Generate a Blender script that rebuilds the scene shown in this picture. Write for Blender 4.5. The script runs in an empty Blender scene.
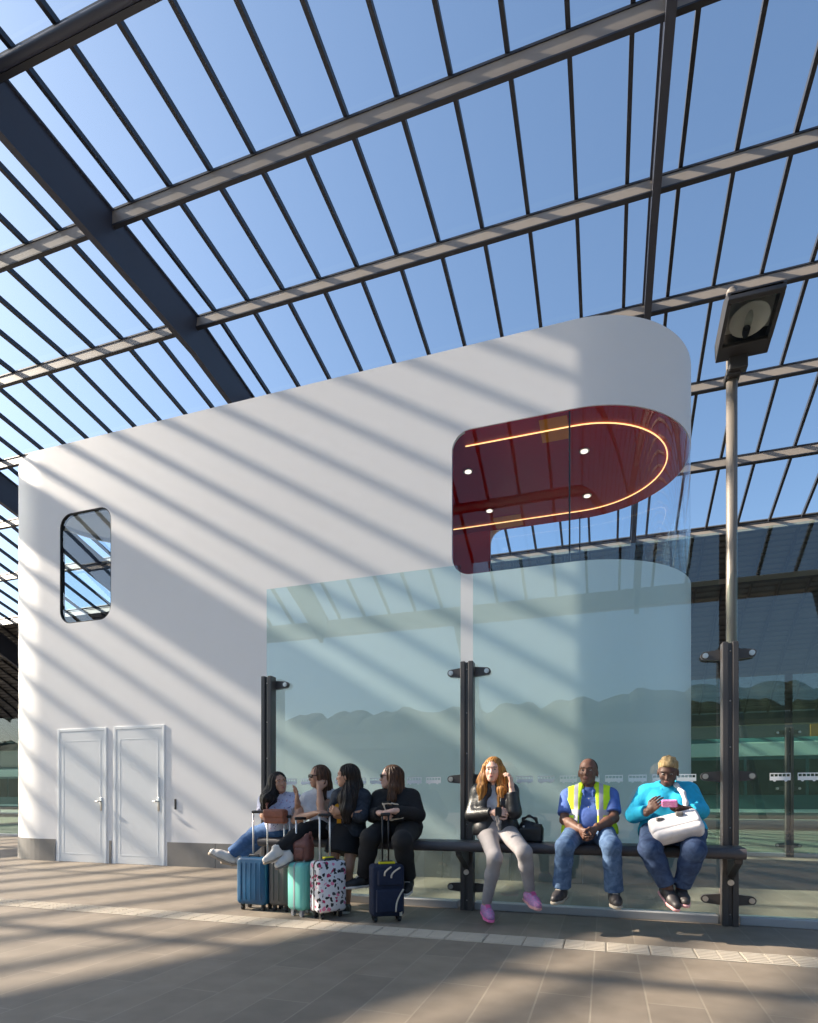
import bpy, bmesh, math, random
import numpy as np
from mathutils import Vector, Matrix
random.seed(7)
SC = bpy.context.scene
COL = SC.collection
PI = math.pi

# ------------------------------------------------------------------ materials
def new_mat(name):
    m = bpy.data.materials.new(name); m.use_nodes = True
    nt = m.node_tree
    return m, nt, nt.nodes['Principled BSDF'], nt.nodes['Material Output']

def mat(name, col, rough=0.6, metal=0.0, var=0.06, scale=12.0, bump=0.0, spec=0.5, coat=0.0):
    """plain procedural surface: colour with a little noise variation and optional fine bump"""
    m, nt, b, out = new_mat(name)
    tc = nt.nodes.new('ShaderNodeTexCoord')
    nz = nt.nodes.new('ShaderNodeTexNoise'); nz.inputs['Scale'].default_value = scale; nz.inputs['Detail'].default_value = 4
    nt.links.new(tc.outputs['Object'], nz.inputs['Vector'])
    mx = nt.nodes.new('ShaderNodeMix'); mx.data_type = 'RGBA'
    c = np.array(col)
    mx.inputs['A'].default_value = (*np.clip(c*(1-var), 0, 1), 1)
    mx.inputs['B'].default_value = (*np.clip(c*(1+var), 0, 1), 1)
    nt.links.new(nz.outputs['Fac'], mx.inputs['Factor'])
    nt.links.new(mx.outputs['Result'], b.inputs['Base Color'])
    b.inputs['Roughness'].default_value = rough
    b.inputs['Metallic'].default_value = metal
    b.inputs['Specular IOR Level'].default_value = spec
    if coat: b.inputs['Coat Weight'].default_value = coat
    if bump:
        bp = nt.nodes.new('ShaderNodeBump'); bp.inputs['Strength'].default_value = bump; bp.inputs['Distance'].default_value = 0.01
        nt.links.new(nz.outputs['Fac'], bp.inputs['Height']); nt.links.new(bp.outputs['Normal'], b.inputs['Normal'])
    return m

def glass_mat(name, tint, ior):
    """clear sheet glass: tinted straight-through light plus a Fresnel mirror on the outer faces"""
    m = bpy.data.materials.new(name); m.use_nodes = True
    nt = m.node_tree; nt.nodes.clear()
    out = nt.nodes.new('ShaderNodeOutputMaterial')
    tr = nt.nodes.new('ShaderNodeBsdfTransparent'); tr.inputs['Color'].default_value = (*tint, 1)
    gl = nt.nodes.new('ShaderNodeBsdfGlossy'); gl.inputs['Roughness'].default_value = 0.0
    gl.inputs['Color'].default_value = (1, 1, 1, 1)
    fr = nt.nodes.new('ShaderNodeFresnel'); fr.inputs['IOR'].default_value = ior
    ge = nt.nodes.new('ShaderNodeNewGeometry')
    inv = nt.nodes.new('ShaderNodeMath'); inv.operation = 'SUBTRACT'; inv.inputs[0].default_value = 1.0
    nt.links.new(ge.outputs['Backfacing'], inv.inputs[1])
    mul = nt.nodes.new('ShaderNodeMath'); mul.operation = 'MULTIPLY'
    nt.links.new(fr.outputs['Fac'], mul.inputs[0]); nt.links.new(inv.outputs[0], mul.inputs[1])
    mx = nt.nodes.new('ShaderNodeMixShader')
    nt.links.new(mul.outputs[0], mx.inputs['Fac'])
    nt.links.new(tr.outputs[0], mx.inputs[1]); nt.links.new(gl.outputs[0], mx.inputs[2])
    nt.links.new(mx.outputs[0], out.inputs['Surface'])
    return m

def emit_mat(name, col, strength):
    m, nt, b, out = new_mat(name)
    b.inputs['Base Color'].default_value = (*col, 1)
    b.inputs['Emission Color'].default_value = (*col, 1)
    b.inputs['Emission Strength'].default_value = strength
    return m

def brick_floor(name):
    m, nt, b, out = new_mat(name)
    tc = nt.nodes.new('ShaderNodeTexCoord')
    mp = nt.nodes.new('ShaderNodeMapping'); mp.inputs['Rotation'].default_value = (0, 0, PI/2)
    mp.inputs['Location'].default_value = (0.0, 0.078, 0)
    nt.links.new(tc.outputs['Object'], mp.inputs['Vector'])
    br = nt.nodes.new('ShaderNodeTexBrick')
    br.inputs['Scale'].default_value = 1.0
    br.inputs['Brick Width'].default_value = 1.15
    br.inputs['Row Height'].default_value = 0.287
    br.inputs['Mortar Size'].default_value = 0.006
    br.inputs['Mortar Smooth'].default_value = 0.3
    br.inputs['Bias'].default_value = 0.0
    br.inputs['Color1'].default_value = (0.235, 0.195, 0.152, 1)
    br.inputs['Color2'].default_value = (0.19, 0.158, 0.125, 1)
    br.inputs['Mortar'].default_value = (0.262, 0.225, 0.178, 1)
    nt.links.new(mp.outputs[0], br.inputs['Vector'])
    nz = nt.nodes.new('ShaderNodeTexNoise'); nz.inputs['Scale'].default_value = 5; nz.inputs['Detail'].default_value = 8
    nt.links.new(tc.outputs['Object'], nz.inputs['Vector'])
    mx = nt.nodes.new('ShaderNodeMix'); mx.data_type = 'RGBA'; mx.blend_type = 'MULTIPLY'
    mx.inputs['Factor'].default_value = 0.55
    nt.links.new(br.outputs['Color'], mx.inputs['A'])
    rp = nt.nodes.new('ShaderNodeValToRGB')
    rp.color_ramp.elements[0].color = (0.62, 0.6, 0.58, 1); rp.color_ramp.elements[1].color = (1, 1, 1, 1)
    rp.color_ramp.elements[0].position = 0.3; rp.color_ramp.elements[1].position = 0.7
    nt.links.new(nz.outputs['Fac'], rp.inputs['Fac']); nt.links.new(rp.outputs['Color'], mx.inputs['B'])
    nt.links.new(mx.outputs['Result'], b.inputs['Base Color'])
    b.inputs['Roughness'].default_value = 0.62
    bp = nt.nodes.new('ShaderNodeBump'); bp.inputs['Strength'].default_value = 0.25; bp.inputs['Distance'].default_value = 0.004
    nt.links.new(br.outputs['Fac'], bp.inputs['Height']); bp.invert = True
    nt.links.new(bp.outputs['Normal'], b.inputs['Normal'])
    return m

M = {}
M['floor'] = brick_floor('paving')
M['white'] = mat('white_render', (0.80, 0.79, 0.79), 0.45, var=0.015, scale=3)
M['door'] = mat('white_door_paint', (0.78, 0.80, 0.81), 0.35, var=0.01)
M['frame_white'] = mat('white_door_frame', (0.84, 0.86, 0.87), 0.35, var=0.01)
M['plinth'] = mat('grey_stone', (0.20, 0.19, 0.18), 0.6, var=0.15, scale=6)
M['joint'] = mat('dark_joint', (0.03, 0.03, 0.03), 0.8)
M['beam'] = mat('dark_steel_beam', (0.036, 0.043, 0.066), 0.45, var=0.05)
M['purlin'] = mat('grey_steel_purlin', (0.29, 0.255, 0.22), 0.55, var=0.08, scale=4)
M['rafter'] = mat('dark_steel_rafter', (0.022, 0.025, 0.034), 0.45, var=0.05)
M['deck'] = mat('dark_sheet_deck', (0.085, 0.085, 0.09), 0.5, var=0.05)
M['post'] = mat('anthracite_post', (0.055, 0.05, 0.05), 0.38, var=0.05, spec=0.6)
M['steel'] = mat('brushed_steel', (0.62, 0.60, 0.57), 0.3, metal=1.0, var=0.04)
M['pole'] = mat('grey_pole', (0.21, 0.185, 0.16), 0.42, metal=0.25, var=0.04)
M['rail'] = mat('aluminium_rail', (0.42, 0.42, 0.43), 0.4, metal=0.3, var=0.05)
M['bench'] = mat('grey_bench', (0.068, 0.062, 0.066), 0.42, var=0.06, spec=0.5)
M['red'] = mat('red_panel', (0.50, 0.006, 0.018), 0.45, var=0.05, scale=2)
M['amber'] = mat('amber_panel', (0.80, 0.30, 0.02), 0.45, var=0.05)  # colour standing in for amber reflections in the red window's glass
M['mullion'] = mat('black_mullion', (0.012, 0.012, 0.014), 0.4)
M['led'] = emit_mat('warm_led', (1.0, 0.66, 0.26), 1.6)
M['downlight'] = emit_mat('white_downlight', (1.0, 0.88, 0.72), 1.5)
M['glass'] = glass_mat('screen_glass', (0.81, 0.915, 0.90), 2.0)
M['window_glass'] = glass_mat('window_glass', (0.95, 0.98, 1.0), 1.46)
M['mirror_glass'] = glass_mat('dark_window_glass', (0.86, 0.92, 0.95), 2.2)
M['far_glass'] = glass_mat('far_screen_glass', (0.72, 0.89, 0.85), 2.0)
M['roof_glass'] = glass_mat('roof_glass', (0.985, 0.99, 1.0), 1.12)
M['symbol'] = mat('white_print', (0.82, 0.84, 0.84), 0.6, var=0.01)
M['tactile'] = mat('pale_tactile_tile', (0.42, 0.37, 0.30), 0.65, var=0.16, scale=9, bump=0.2)
M['tactile2'] = mat('pale_tactile_rib', (0.46, 0.405, 0.335), 0.65, var=0.12, scale=9)
M['black_plastic'] = mat('black_plastic', (0.015, 0.015, 0.017), 0.35)
M['lamp_black'] = mat('lamp_housing', (0.03, 0.03, 0.033), 0.45)
M['reflector'] = mat('lamp_reflector', (0.80, 0.78, 0.72), 0.35, metal=0.2, var=0.03)
M['lamp_inner'] = mat('lamp_inner', (0.78, 0.77, 0.74), 0.6)
M['lamp_glass'] = glass_mat('lamp_glass', (0.8, 0.82, 0.82), 1.5)
M['hill'] = mat('wooded_hill', (0.035, 0.05, 0.03), 0.9, var=0.5, scale=0.25)
M['water'] = mat('harbour_water', (0.05, 0.09, 0.10), 0.25, var=0.1)
M['bus_white'] = mat('bus_white', (0.70, 0.74, 0.66), 0.35, var=0.02)
M['bus_dark'] = mat('bus_window', (0.03, 0.045, 0.05), 0.15, var=0.05)
M['bus_teal'] = mat('bus_teal', (0.05, 0.13, 0.135), 0.4, var=0.05)
M['tyre'] = mat('rubber', (0.015, 0.015, 0.015), 0.8)
M['hall'] = mat('dark_hall', (0.045, 0.05, 0.055), 0.5, var=0.1)
M['hall_glass'] = mat('hall_glazing', (0.06, 0.17, 0.16), 0.12, var=0.1)
M['hall_amber'] = mat('hall_amber_panel', (0.28, 0.12, 0.02), 0.4)
M['leaf'] = mat('shrub_leaf', (0.04, 0.09, 0.03), 0.7, var=0.4, scale=20)

# ------------------------------------------------------------------ mesh building
class MB:
    def __init__(s): s.bm = bmesh.new()
    def _merge(s, b2, mtx=None):
        me = bpy.data.meshes.new('t'); b2.to_mesh(me); b2.free()
        if mtx is not None: me.transform(mtx)
        s.bm.from_mesh(me); bpy.data.meshes.remove(me)
    def box(s, x0, x1, y0, y1, z0, z1, bev=0.0, seg=2, mtx=None):
        b = bmesh.new(); bmesh.ops.create_cube(b, size=1)
        for v in b.verts:
            v.co = Vector(((x0+x1)/2+v.co.x*(x1-x0), (y0+y1)/2+v.co.y*(y1-y0), (z0+z1)/2+v.co.z*(z1-z0)))
        if bev: bmesh.ops.bevel(b, geom=b.edges[:], offset=bev, segments=seg, affect='EDGES', profile=0.5)
        s._merge(b, mtx); return s
    def prism(s, pts, axis, a, b_, bev=0.0, mtx=None):
        """polygon in the two other axes, extruded along axis from a to b_"""
        b = bmesh.new()
        def mk(p, t):
            return {'x': (t, p[0], p[1]), 'y': (p[0], t, p[1]), 'z': (p[0], p[1], t)}[axis]
        va = [b.verts.new(mk(p, a)) for p in pts]; vb = [b.verts.new(mk(p, b_)) for p in pts]
        n = len(pts)
        b.faces.new(va); b.faces.new(vb[::-1])
        for i in range(n): b.faces.new((va[i], vb[i], vb[(i+1) % n], va[(i+1) % n]))
        bmesh.ops.recalc_face_normals(b, faces=b.faces[:])
        if bev:
            bmesh.ops.bevel(b, geom=b.edges[:], offset=bev, segments=2, affect='EDGES', profile=0.5)
        s._merge(b, mtx); return s
    def tube(s, path, r, n=10, cap=True, mtx=None):
        """swept round tube; r a number or one radius per point"""
        b = bmesh.new(); P = [Vector(p) for p in path]; R = r if hasattr(r, '__len__') else [r]*len(P)
        rings = []; up = None
        for i, p in enumerate(P):
            t = (P[min(i+1, len(P)-1)]-P[max(i-1, 0)]).normalized()
            if up is None:
                up = t.cross(Vector((0, 0, 1)))
                if up.length < 1e-3: up = t.cross(Vector((1, 0, 0)))
                up.normalize()
            up = (up-t*up.dot(t)).normalized(); w = t.cross(up)
            rings.append([b.verts.new(p+(up*math.cos(2*PI*k/n)+w*math.sin(2*PI*k/n))*R[i]) for k in range(n)])
        for i in range(len(P)-1):
            for k in range(n):
                b.faces.new((rings[i][k], rings[i][(k+1) % n], rings[i+1][(k+1) % n], rings[i+1][k]))
        if cap: b.faces.new(rings[0][::-1]); b.faces.new(rings[-1])
        bmesh.ops.recalc_face_normals(b, faces=b.faces[:])
        s._merge(b, mtx); return s
    def ball(s, c, r, sx=1, sy=1, sz=1, n=12, mtx=None):
        b = bmesh.new(); bmesh.ops.create_uvsphere(b, u_segments=n, v_segments=max(6, n//2+1), radius=1)
        for v in b.verts: v.co = Vector((c[0]+v.co.x*r*sx, c[1]+v.co.y*r*sy, c[2]+v.co.z*r*sz))
        s._merge(b, mtx); return s
    def grid(s, V, F):
        vs = [s.bm.verts.new(p) for p in V]
        for f in F:
            try: s.bm.faces.new([vs[i] for i in f])
            except ValueError: pass
        return s
    def build(s, name, material, parent=None, smooth=False, local=False):
        me = bpy.data.meshes.new(name); s.bm.to_mesh(me); s.bm.free()
        return link_mesh(name, me, material, parent, smooth, local)

ORIGIN = {}
def link_mesh(name, me, material, parent=None, smooth=False, local=False):
    o = bpy.data.objects.new(name, me); COL.objects.link(o)
    if material is not None: me.materials.append(material)
    if smooth:
        for p in me.polygons: p.use_smooth = True
    if parent is not None:
        o.parent = parent
        og = ORIGIN.get(parent)
        if og is not None and not local: me.transform(Matrix.Translation(-Vector(og)))
        ORIGIN[o] = None if local else og
    return o

def autosmooth(o, ang=0.7):
    me = o.data
    for p in me.polygons: p.use_smooth = True
    bm = bmesh.new(); bm.from_mesh(me)
    for e in bm.edges:
        if len(e.link_faces) == 2 and e.calc_face_angle(0) > ang: e.smooth = False
    bm.to_mesh(me); bm.free()
    return o

def thing(name, label, cat, loc=(0, 0, 0), rotz=0.0, group=None):
    o = bpy.data.objects.new(name, None); COL.objects.link(o)
    o.empty_display_size = 0.1
    o.location = loc; o.rotation_euler = (0, 0, rotz)
    ORIGIN[o] = loc
    return tag(o, label, cat, group)

def tag(o, label, cat, group=None):
    o['label'] = label; o['category'] = cat
    if group: o['group'] = group
    return o

def structure(o):
    o['kind'] = 'structure'; return o

# ------------------------------------------------------------------ camera, light
H_CAM, F_PX, YAW = 1.1, 595.0, math.atan(197/595)
cam_d = bpy.data.cameras.new('camera'); cam = bpy.data.objects.new('camera', cam_d); COL.objects.link(cam)
cam.location = (0, 0, H_CAM); cam.rotation_euler = (PI/2, 0, YAW)
cam_d.sensor_fit = 'HORIZONTAL'; cam_d.sensor_width = 36; cam_d.lens = 36*F_PX/818
cam_d.shift_y = (799-511.5)/818
cam_d.clip_end = 1000
SC.camera = cam

SUN_DIR = Vector((1.0, 0.088, -0.62)).normalized()          # the way the light travels
sl = bpy.data.lights.new('sun', 'SUN'); so = bpy.data.objects.new('sun', sl); COL.objects.link(so)
so.rotation_euler = SUN_DIR.to_track_quat('-Z', 'Y').to_euler()
so.location = (-30, -5, 25)
sl.energy = 13.5; sl.angle = 0.0095; sl.color = (1.0, 0.865, 0.69)

w = bpy.data.worlds.new('sky'); SC.world = w; w.use_nodes = True
nt = w.node_tree
sky = nt.nodes.new('ShaderNodeTexSky'); sky.sky_type = 'NISHITA'; sky.sun_disc = False
sky.sun_elevation = math.asin(-SUN_DIR.z)
sky.sun_rotation = math.atan2(-SUN_DIR.x, -SUN_DIR.y)
sky.air_density = 1.0; sky.dust_density = 2.2; sky.ozone_density = 1.3; sky.altitude = 10
bg = nt.nodes['Background']; bg.inputs['Strength'].default_value = 0.24
tn = nt.nodes.new('ShaderNodeMix'); tn.data_type = 'RGBA'; tn.blend_type = 'MULTIPLY'; tn.inputs['Factor'].default_value = 1.0
tn.inputs['B'].default_value = (0.85, 0.965, 1.02, 1)
nt.links.new(sky.outputs['Color'], tn.inputs['A'])
nt.links.new(tn.outputs['Result'], bg.inputs['Color'])

SC.view_settings.view_transform = 'Standard'; SC.view_settings.look = 'None'
SC.view_settings.exposure = 0.0; SC.view_settings.gamma = 1.0
SC.view_settings.use_curve_mapping = False
SC.cycles.transparent_max_bounces = 32
SC.cycles.max_bounces = 10

# ------------------------------------------------------------------ ground
structure(MB().box(-130, 90, -34, 95, -0.3, 0).build('floor', M['floor']))

tp = thing('tactile_paving', 'strip of pale ribbed guide tiles running across the brown paving', 'paving', (-2, 4.65, 0))
m = MB(); r = MB()
x = -12.0
while x < 6:
    m.box(x+0.004, x+0.296, 4.50, 4.785, 0.0, 0.006)
    for k in range(6):
        yy = 4.53+k*0.0435
        r.box(x+0.012, x+0.142, yy, yy+0.018, 0.006, 0.0105); r.box(x+0.158, x+0.288, yy, yy+0.018, 0.006, 0.0105)
    x += 0.30
t_ = m.build('tile_strip', M['tactile'], tp); r.build('rib', M['tactile2'], tp)

# wooded shore across the harbour behind the camera (seen mirrored in the glass)
def hill():
    V = []; F = []; rnd = random.Random(3)
    xs = [-200+i for i in range(401)]
    for i, x in enumerate(xs):
        tree = 1.9+0.9*math.sin(x*0.031+1)+0.5*math.sin(x*0.11)+0.9*abs(math.sin(x*0.37))+0.6*abs(math.sin(x*0.83+1))+rnd.uniform(-0.2, 0.2)
        V += [(x, -60, -0.4), (x, -66, 8.2), (x, -70, 10.8), (x, -72, 11.6+tree*0.6), (x, -76, 11.9+tree), (x, -90, 9)]
    for i in range(len(xs)-1):
        for k in range(5):
            a = i*6+k; F.append((a, a+1, a+7, a+6))
    return V, F
structure(MB().grid(*hill()).build('hills', M['hill']))
structure(MB().box(-220, 220, -60, -34, -0.6, -0.4).build('water', M['water']))

# ------------------------------------------------------------------ canopy
X0, X1 = -47.0, 31.0
YB = -10.0
# underside of the purlins along the depth: level overhead, then curving down to a low eave
PROF = [(-10.0, 8.0), (-8.6, 8.75), (-6.1, 9.95), (-3.4, 11.15), (-0.6, 12.3), (2.3, 13.25), (4.4, 13.85), (6.2, 14.18), (8.0, 14.27), (10.79, 14.20), (13.72, 14.08), (16.5, 13.60), (19.1, 12.95), (21.9, 12.05), (25.0, 11.05), (27.3, 9.90), (29.8, 8.70), (31.9, 7.40), (33.6, 6.10), (34.6, 5.20)]
def prof_band(d0, d1, ya=YB, yb=34.6):
    """closed outline following the roof line between two offsets measured square to it"""
    pts = [p for p in PROF if ya < p[0] < yb]
    def zat(y):
        for (y0, z0), (y1, z1) in zip(PROF, PROF[1:]):
            if y0 <= y <= y1: return z0+(z1-z0)*(y-y0)/(y1-y0)
    pts = [(ya, zat(ya))]+pts+[(yb, zat(yb))]
    lo = []; hi = []
    for i, p in enumerate(pts):
        q0 = Vector(pts[max(i-1, 0)]); q1 = Vector(pts[min(i+1, len(pts)-1)])
        t = (q1-q0).normalized(); nrm = Vector((-t.y, t.x))
        lo.append(tuple(Vector(p)+nrm*d0)); hi.append(tuple(Vector(p)+nrm*d1))
    return lo+hi[::-1]
canopy = thing('glazed_canopy', 'huge glazed canopy roof of dark steel beams and bars overhead', 'canopy', (0, 0, 14))
def bandbox(x0, x1, d0, d1, ya=YB, yb=34.6, mb=None):
    """roof-following bar, built from its outline as quads so that bends stay clean"""
    out = prof_band(d0, d1, ya, yb); n = len(out)//2
    lo = out[:n]; hi = out[n:][::-1]
    V = []; F = []
    for i in range(n):
        V += [(x0, *lo[i]), (x1, *lo[i]), (x1, *hi[i]), (x0, *hi[i])]
    for i in range(n-1):
        for k in range(4): F.append((i*4+k, i*4+4+k, i*4+4+(k+1) % 4, i*4+(k+1) % 4))
    F += [(0, 1, 2, 3), (n*4-1, n*4-2, n*4-3, n*4-4)]
    mb = mb or MB(); b2 = MB().grid(V, F); bmesh.ops.recalc_face_normals(b2.bm, faces=b2.bm.faces[:])
    mb._merge(b2.bm); return mb
RX = [-0.63+1.066*k for k in range(-44, 31)]
RX = [x for x in RX if X0 < x < X1]
for x in RX:
    bandbox(x-0.042, x+0.042, 0.40, 0.53).build('glazing_bar', M['rafter'], canopy)
PUR = []
for ytar in (-6.9, -3.9, -0.9, 1.95, 4.95, 7.95, 10.79, 13.72, 16.5, 19.1, 21.9, 25.0, 27.3):
    for (y0, z0), (y1, z1) in zip(PROF, PROF[1:]):
        if y0 <= ytar < y1:
            PUR.append((ytar, z0+(z1-z0)*(ytar-y0)/(y1-y0), math.atan2(z1-z0, y1-y0) if not 7 <= ytar < 12 else 0.0))
for y, z, a in PUR:
    mt = Matrix.Translation((0, y, z)) @ Matrix.Rotation(a, 4, 'X')
    p = MB().box(X0, X1, 0.0, 0.05, 0.035, 0.345, mtx=mt).build('purlin', M['purlin'], canopy)
    MB().box(X0, X1, -0.02, 0.085, 0.0, 0.034, mtx=mt).box(X0, X1, -0.02, 0.085, 0.346, 0.395, mtx=mt).build('flange', M['rafter'], p)
MB().tube([(X0, 7.86, 14.33), (X1, 7.86, 14.33)], 0.085, 12).build('pipe', M['beam'], canopy, smooth=True)
BX = [0.97-11.726*k for k in range(-2, 5)]
for x in BX:
    if not X0 < x < X1: continue
    b = bandbox(x-0.03, x+0.03, -0.72, 0.36); bandbox(x-0.08, x+0.08, -0.765, -0.72, mb=b); bandbox(x-0.08, x+0.08, 0.34, 0.385, mb=b)
    b.build('main_beam', M['beam'], canopy)
ys = [YB]+[p_[0] for p_ in PUR if p_[0] < 25.1]
for y, y1 in zip(ys, ys[1:]):
    bandbox(X0, X1, 0.54, 0.555, y+0.03, y1-0.03).build('roof_pane', M['roof_glass'], canopy)
# solid ribbed sheet-metal shell from the last glazed bay down to the low eave
def shell():
    V = []; F = []; seg = [p for p in PROF if p[0] >= 25.0]
    path = []
    for (a, b_) in zip(seg, seg[1:]):
        L = (Vector(b_)-Vector(a)).length; n = max(1, round(L/0.30))
        t = (Vector(b_)-Vector(a)).normalized(); nr = Vector((-t.y, t.x))
        for k in range(n):
            for f, d in ((0.0, 0.54), (0.45, 0.54), (0.55, 0.62), (0.95, 0.62)):
                path.append(Vector(a)+(Vector(b_)-Vector(a))*((k+f)/n)+nr*d)
    m = len(path)
    for x in (-125, 75):
        V += [(x, p.x, p.y) for p in path]
    for i in range(m-1): F.append((i, i+1, m+i+1, m+i))
    return V, F
so2 = MB().grid(*shell()).build('sheet_roof', M['deck'], canopy)
sm = so2.modifiers.new('thick', 'SOLIDIFY'); sm.thickness = 0.05; sm.offset = 0
MB().box(-125, 75, 34.3, 34.9, 4.9, 5.5).build('eave_beam', M['rafter'], canopy)
for x in (-57.7, -46.0, -34.2, -22.49, -10.76, 0.97, 12.7, 24.4):
    MB().box(x-0.14, x+0.14, 34.5, 34.8, 0, 5.0).build('column', M['beam'], canopy)
# end of the roof behind the camera: edge beam on raking struts
MB().box(X0, X1, YB-0.35, YB, 7.72, 8.32).build('edge_beam', M['purlin'], canopy)
for x in (-28.0, -17.0, -5.3, 6.4, 18.1):
    MB().tube([(x, YB-0.18, 7.75), (x+1.6, YB-0.18, 0)], 0.2, 12).build('strut', M['beam'], canopy, smooth=True)

# ------------------------------------------------------------------ white pavilion (stadium plan)
XL, XR, YW, RAD, ZT = -9.60, -0.42, 8.05, 1.60, 7.36
YC = YW+RAD
def plan(s, off=0.0):
    """s = arc length along the outline, 0 at the front where the right end starts to curve, + to the right"""
    L = XR-XL; q = PI*RAD; R = RAD-off
    per = 2*L+2*q
    s = s % per
    if s < q: a = s/RAD; return (XR+R*math.sin(a), YC-R*math.cos(a))
    s -= q
    if s < L: return (XR-s, YC+R)
    s -= L
    if s < q: a = s/RAD; return (XL-R*math.sin(a), YC+R*math.cos(a))
    s -= q
    return (XL+s, YC-R)
LSTR = XR-XL; QARC = PI*RAD; PER = 2*LSTR+2*QARC
def s_front(x): return x-XR                                  # (negative) along the straight front
OPEN = [dict(s0=s_front(-2.035), s1=QARC+1.66, z0=4.20, z1=6.20, r=0.26),      # wrap-round window
        dict(s0=PER+s_front(-9.17), s1=PER+s_front(-8.028), z0=4.185, z1=6.12, r=0.24),
        dict(s0=QARC+LSTR+RAD*0.45, s1=QARC+LSTR+RAD*1.75, z0=4.2, z1=6.95, r=0.3)]    # glazed left end, seen only through the small window
def opening_at(o, s):
    d = min(s-o['s0'], o['s1']-s); r = o['r']
    if d >= r: return o['z0'], o['z1']
    h = r-math.sqrt(max(0, r*r-(r-d)**2))
    return o['z0']+h, o['z1']-h
def srange(a, b):
    S = set([a, b])
    n = max(2, int((b-a)/0.07))
    S.update(a+(b-a)*i/n for i in range(n+1))
    return S
def wall_columns():
    S = set(); S.update(srange(-LSTR/2, PER-LSTR/2))
    S.update([0.0, QARC, -LSTR/2])
    for o in OPEN:
        for e, sg in ((o['s0'], 1), (o['s1'], -1)):
            for k in range(9): S.add(e+sg*o['r']*(1-math.cos(PI/2*k/8)))
    S = sorted(S)
    out = [S[0]]
    for v in S[1:]:
        if v-out[-1] > 1e-4: out.append(v)
    return out
def bands(sa, sb):
    """solid z-intervals at the two ends of one strip"""
    mid = (sa+sb)/2
    for o in OPEN:
        if o['s0'] < mid < o['s1']:
            a0, a1 = opening_at(o, max(sa, o['s0'])); b0, b1 = opening_at(o, min(sb, o['s1']))
            return [((0.0, a0), (0.0, b0)), ((a1, ZT), (b1, ZT))]
    return [((0.0, ZT), (0.0, ZT))]
pav = thing('pavilion', 'white rounded two-storey pavilion with a wrap-round red window under the canopy', 'building', (-5, YC, 0))
b = MB(); cache = {}
def gv(s, z, off=0.0):
    if off == 0 and abs(s-(PER-LSTR/2)) < 1e-6: s = -LSTR/2
    k = (round(s, 4), round(z, 4), off)
    if k not in cache:
        x, y = plan(s, off); cache[k] = b.bm.verts.new((x, y, z))
    return cache[k]
C_ = wall_columns()
for sa, sb in zip(C_, C_[1:]):
    for (a0, a1), (b0, b1) in bands(sa, sb):
        za = [a0, a1]; zb = [b0, b1]
        q = [gv(sa, za[0]), gv(sb, zb[0]), gv(sb, zb[1]), gv(sa, za[1])]
        try: b.bm.faces.new(q)
        except ValueError: pass
wall = b.build('wall', M['white'], pav)
so_ = wall.modifiers.new('thick', 'SOLIDIFY'); so_.thickness = 0.05; so_.offset = -1
_dg = bpy.context.evaluated_depsgraph_get()
_me = bpy.data.meshes.new_from_object(wall.evaluated_get(_dg)); wall.modifiers.clear(); wall.data = _me
autosmooth(wall, 0.5)
def ring_pts(off, n=40, s0=0, s1=PER):
    ss = sorted(set([s0+(s1-s0)*i/ (n*4) for i in range(n*4)]))
    return [plan(s, off) for s in ss]
MB().prism(ring_pts(0.10), 'z', ZT-0.35, ZT-0.02).build('roof', M['white'], pav)
# stone plinth: proud of the wall by 12 mm, broken at the doors
DOORS = [(-9.214, -8.115), (-7.964, -6.904)]
def plinth_seg(sa, sb):
    q = MB(); n = max(2, int((sb-sa)/0.12)); V = []; F = []
    for i in range(n+1):
        s = sa+(sb-sa)*i/n
        for off, z in ((-0.012, 0), (-0.012, 0.39), (0.01, 0.39), (0.01, 0)):
            x, y = plan(s, off); V.append((x, y, z))
    for i in range(n):
        for k in range(4): F.append((i*4+k, i*4+(k+1) % 4, i*4+4+(k+1) % 4, i*4+4+k))
    F += [(3, 2, 1, 0), (n*4, n*4+1, n*4+2, n*4+3)]
    q.grid(V, F); bmesh.ops.recalc_face_normals(q.bm, faces=q.bm.faces[:]); return q
def plinth_run(s0, s1, w):
    n = max(1, round((s1-s0)/w)); st = (s1-s0)/n
    for i in range(n): plinth_seg(s0+st*i+0.004, s0+st*(i+1)-0.004).build('plinth_slab', M['plinth'], pav)
plinth_run(s_front(DOORS[1][1])+0.05, QARC+LSTR, 0.92)
plinth_run(s_front(DOORS[0][1])+0.05, s_front(DOORS[1][0])-0.05, 0.92)
plinth_run(-LSTR-1.9, s_front(DOORS[0][0])-0.05, 1.3)

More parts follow.
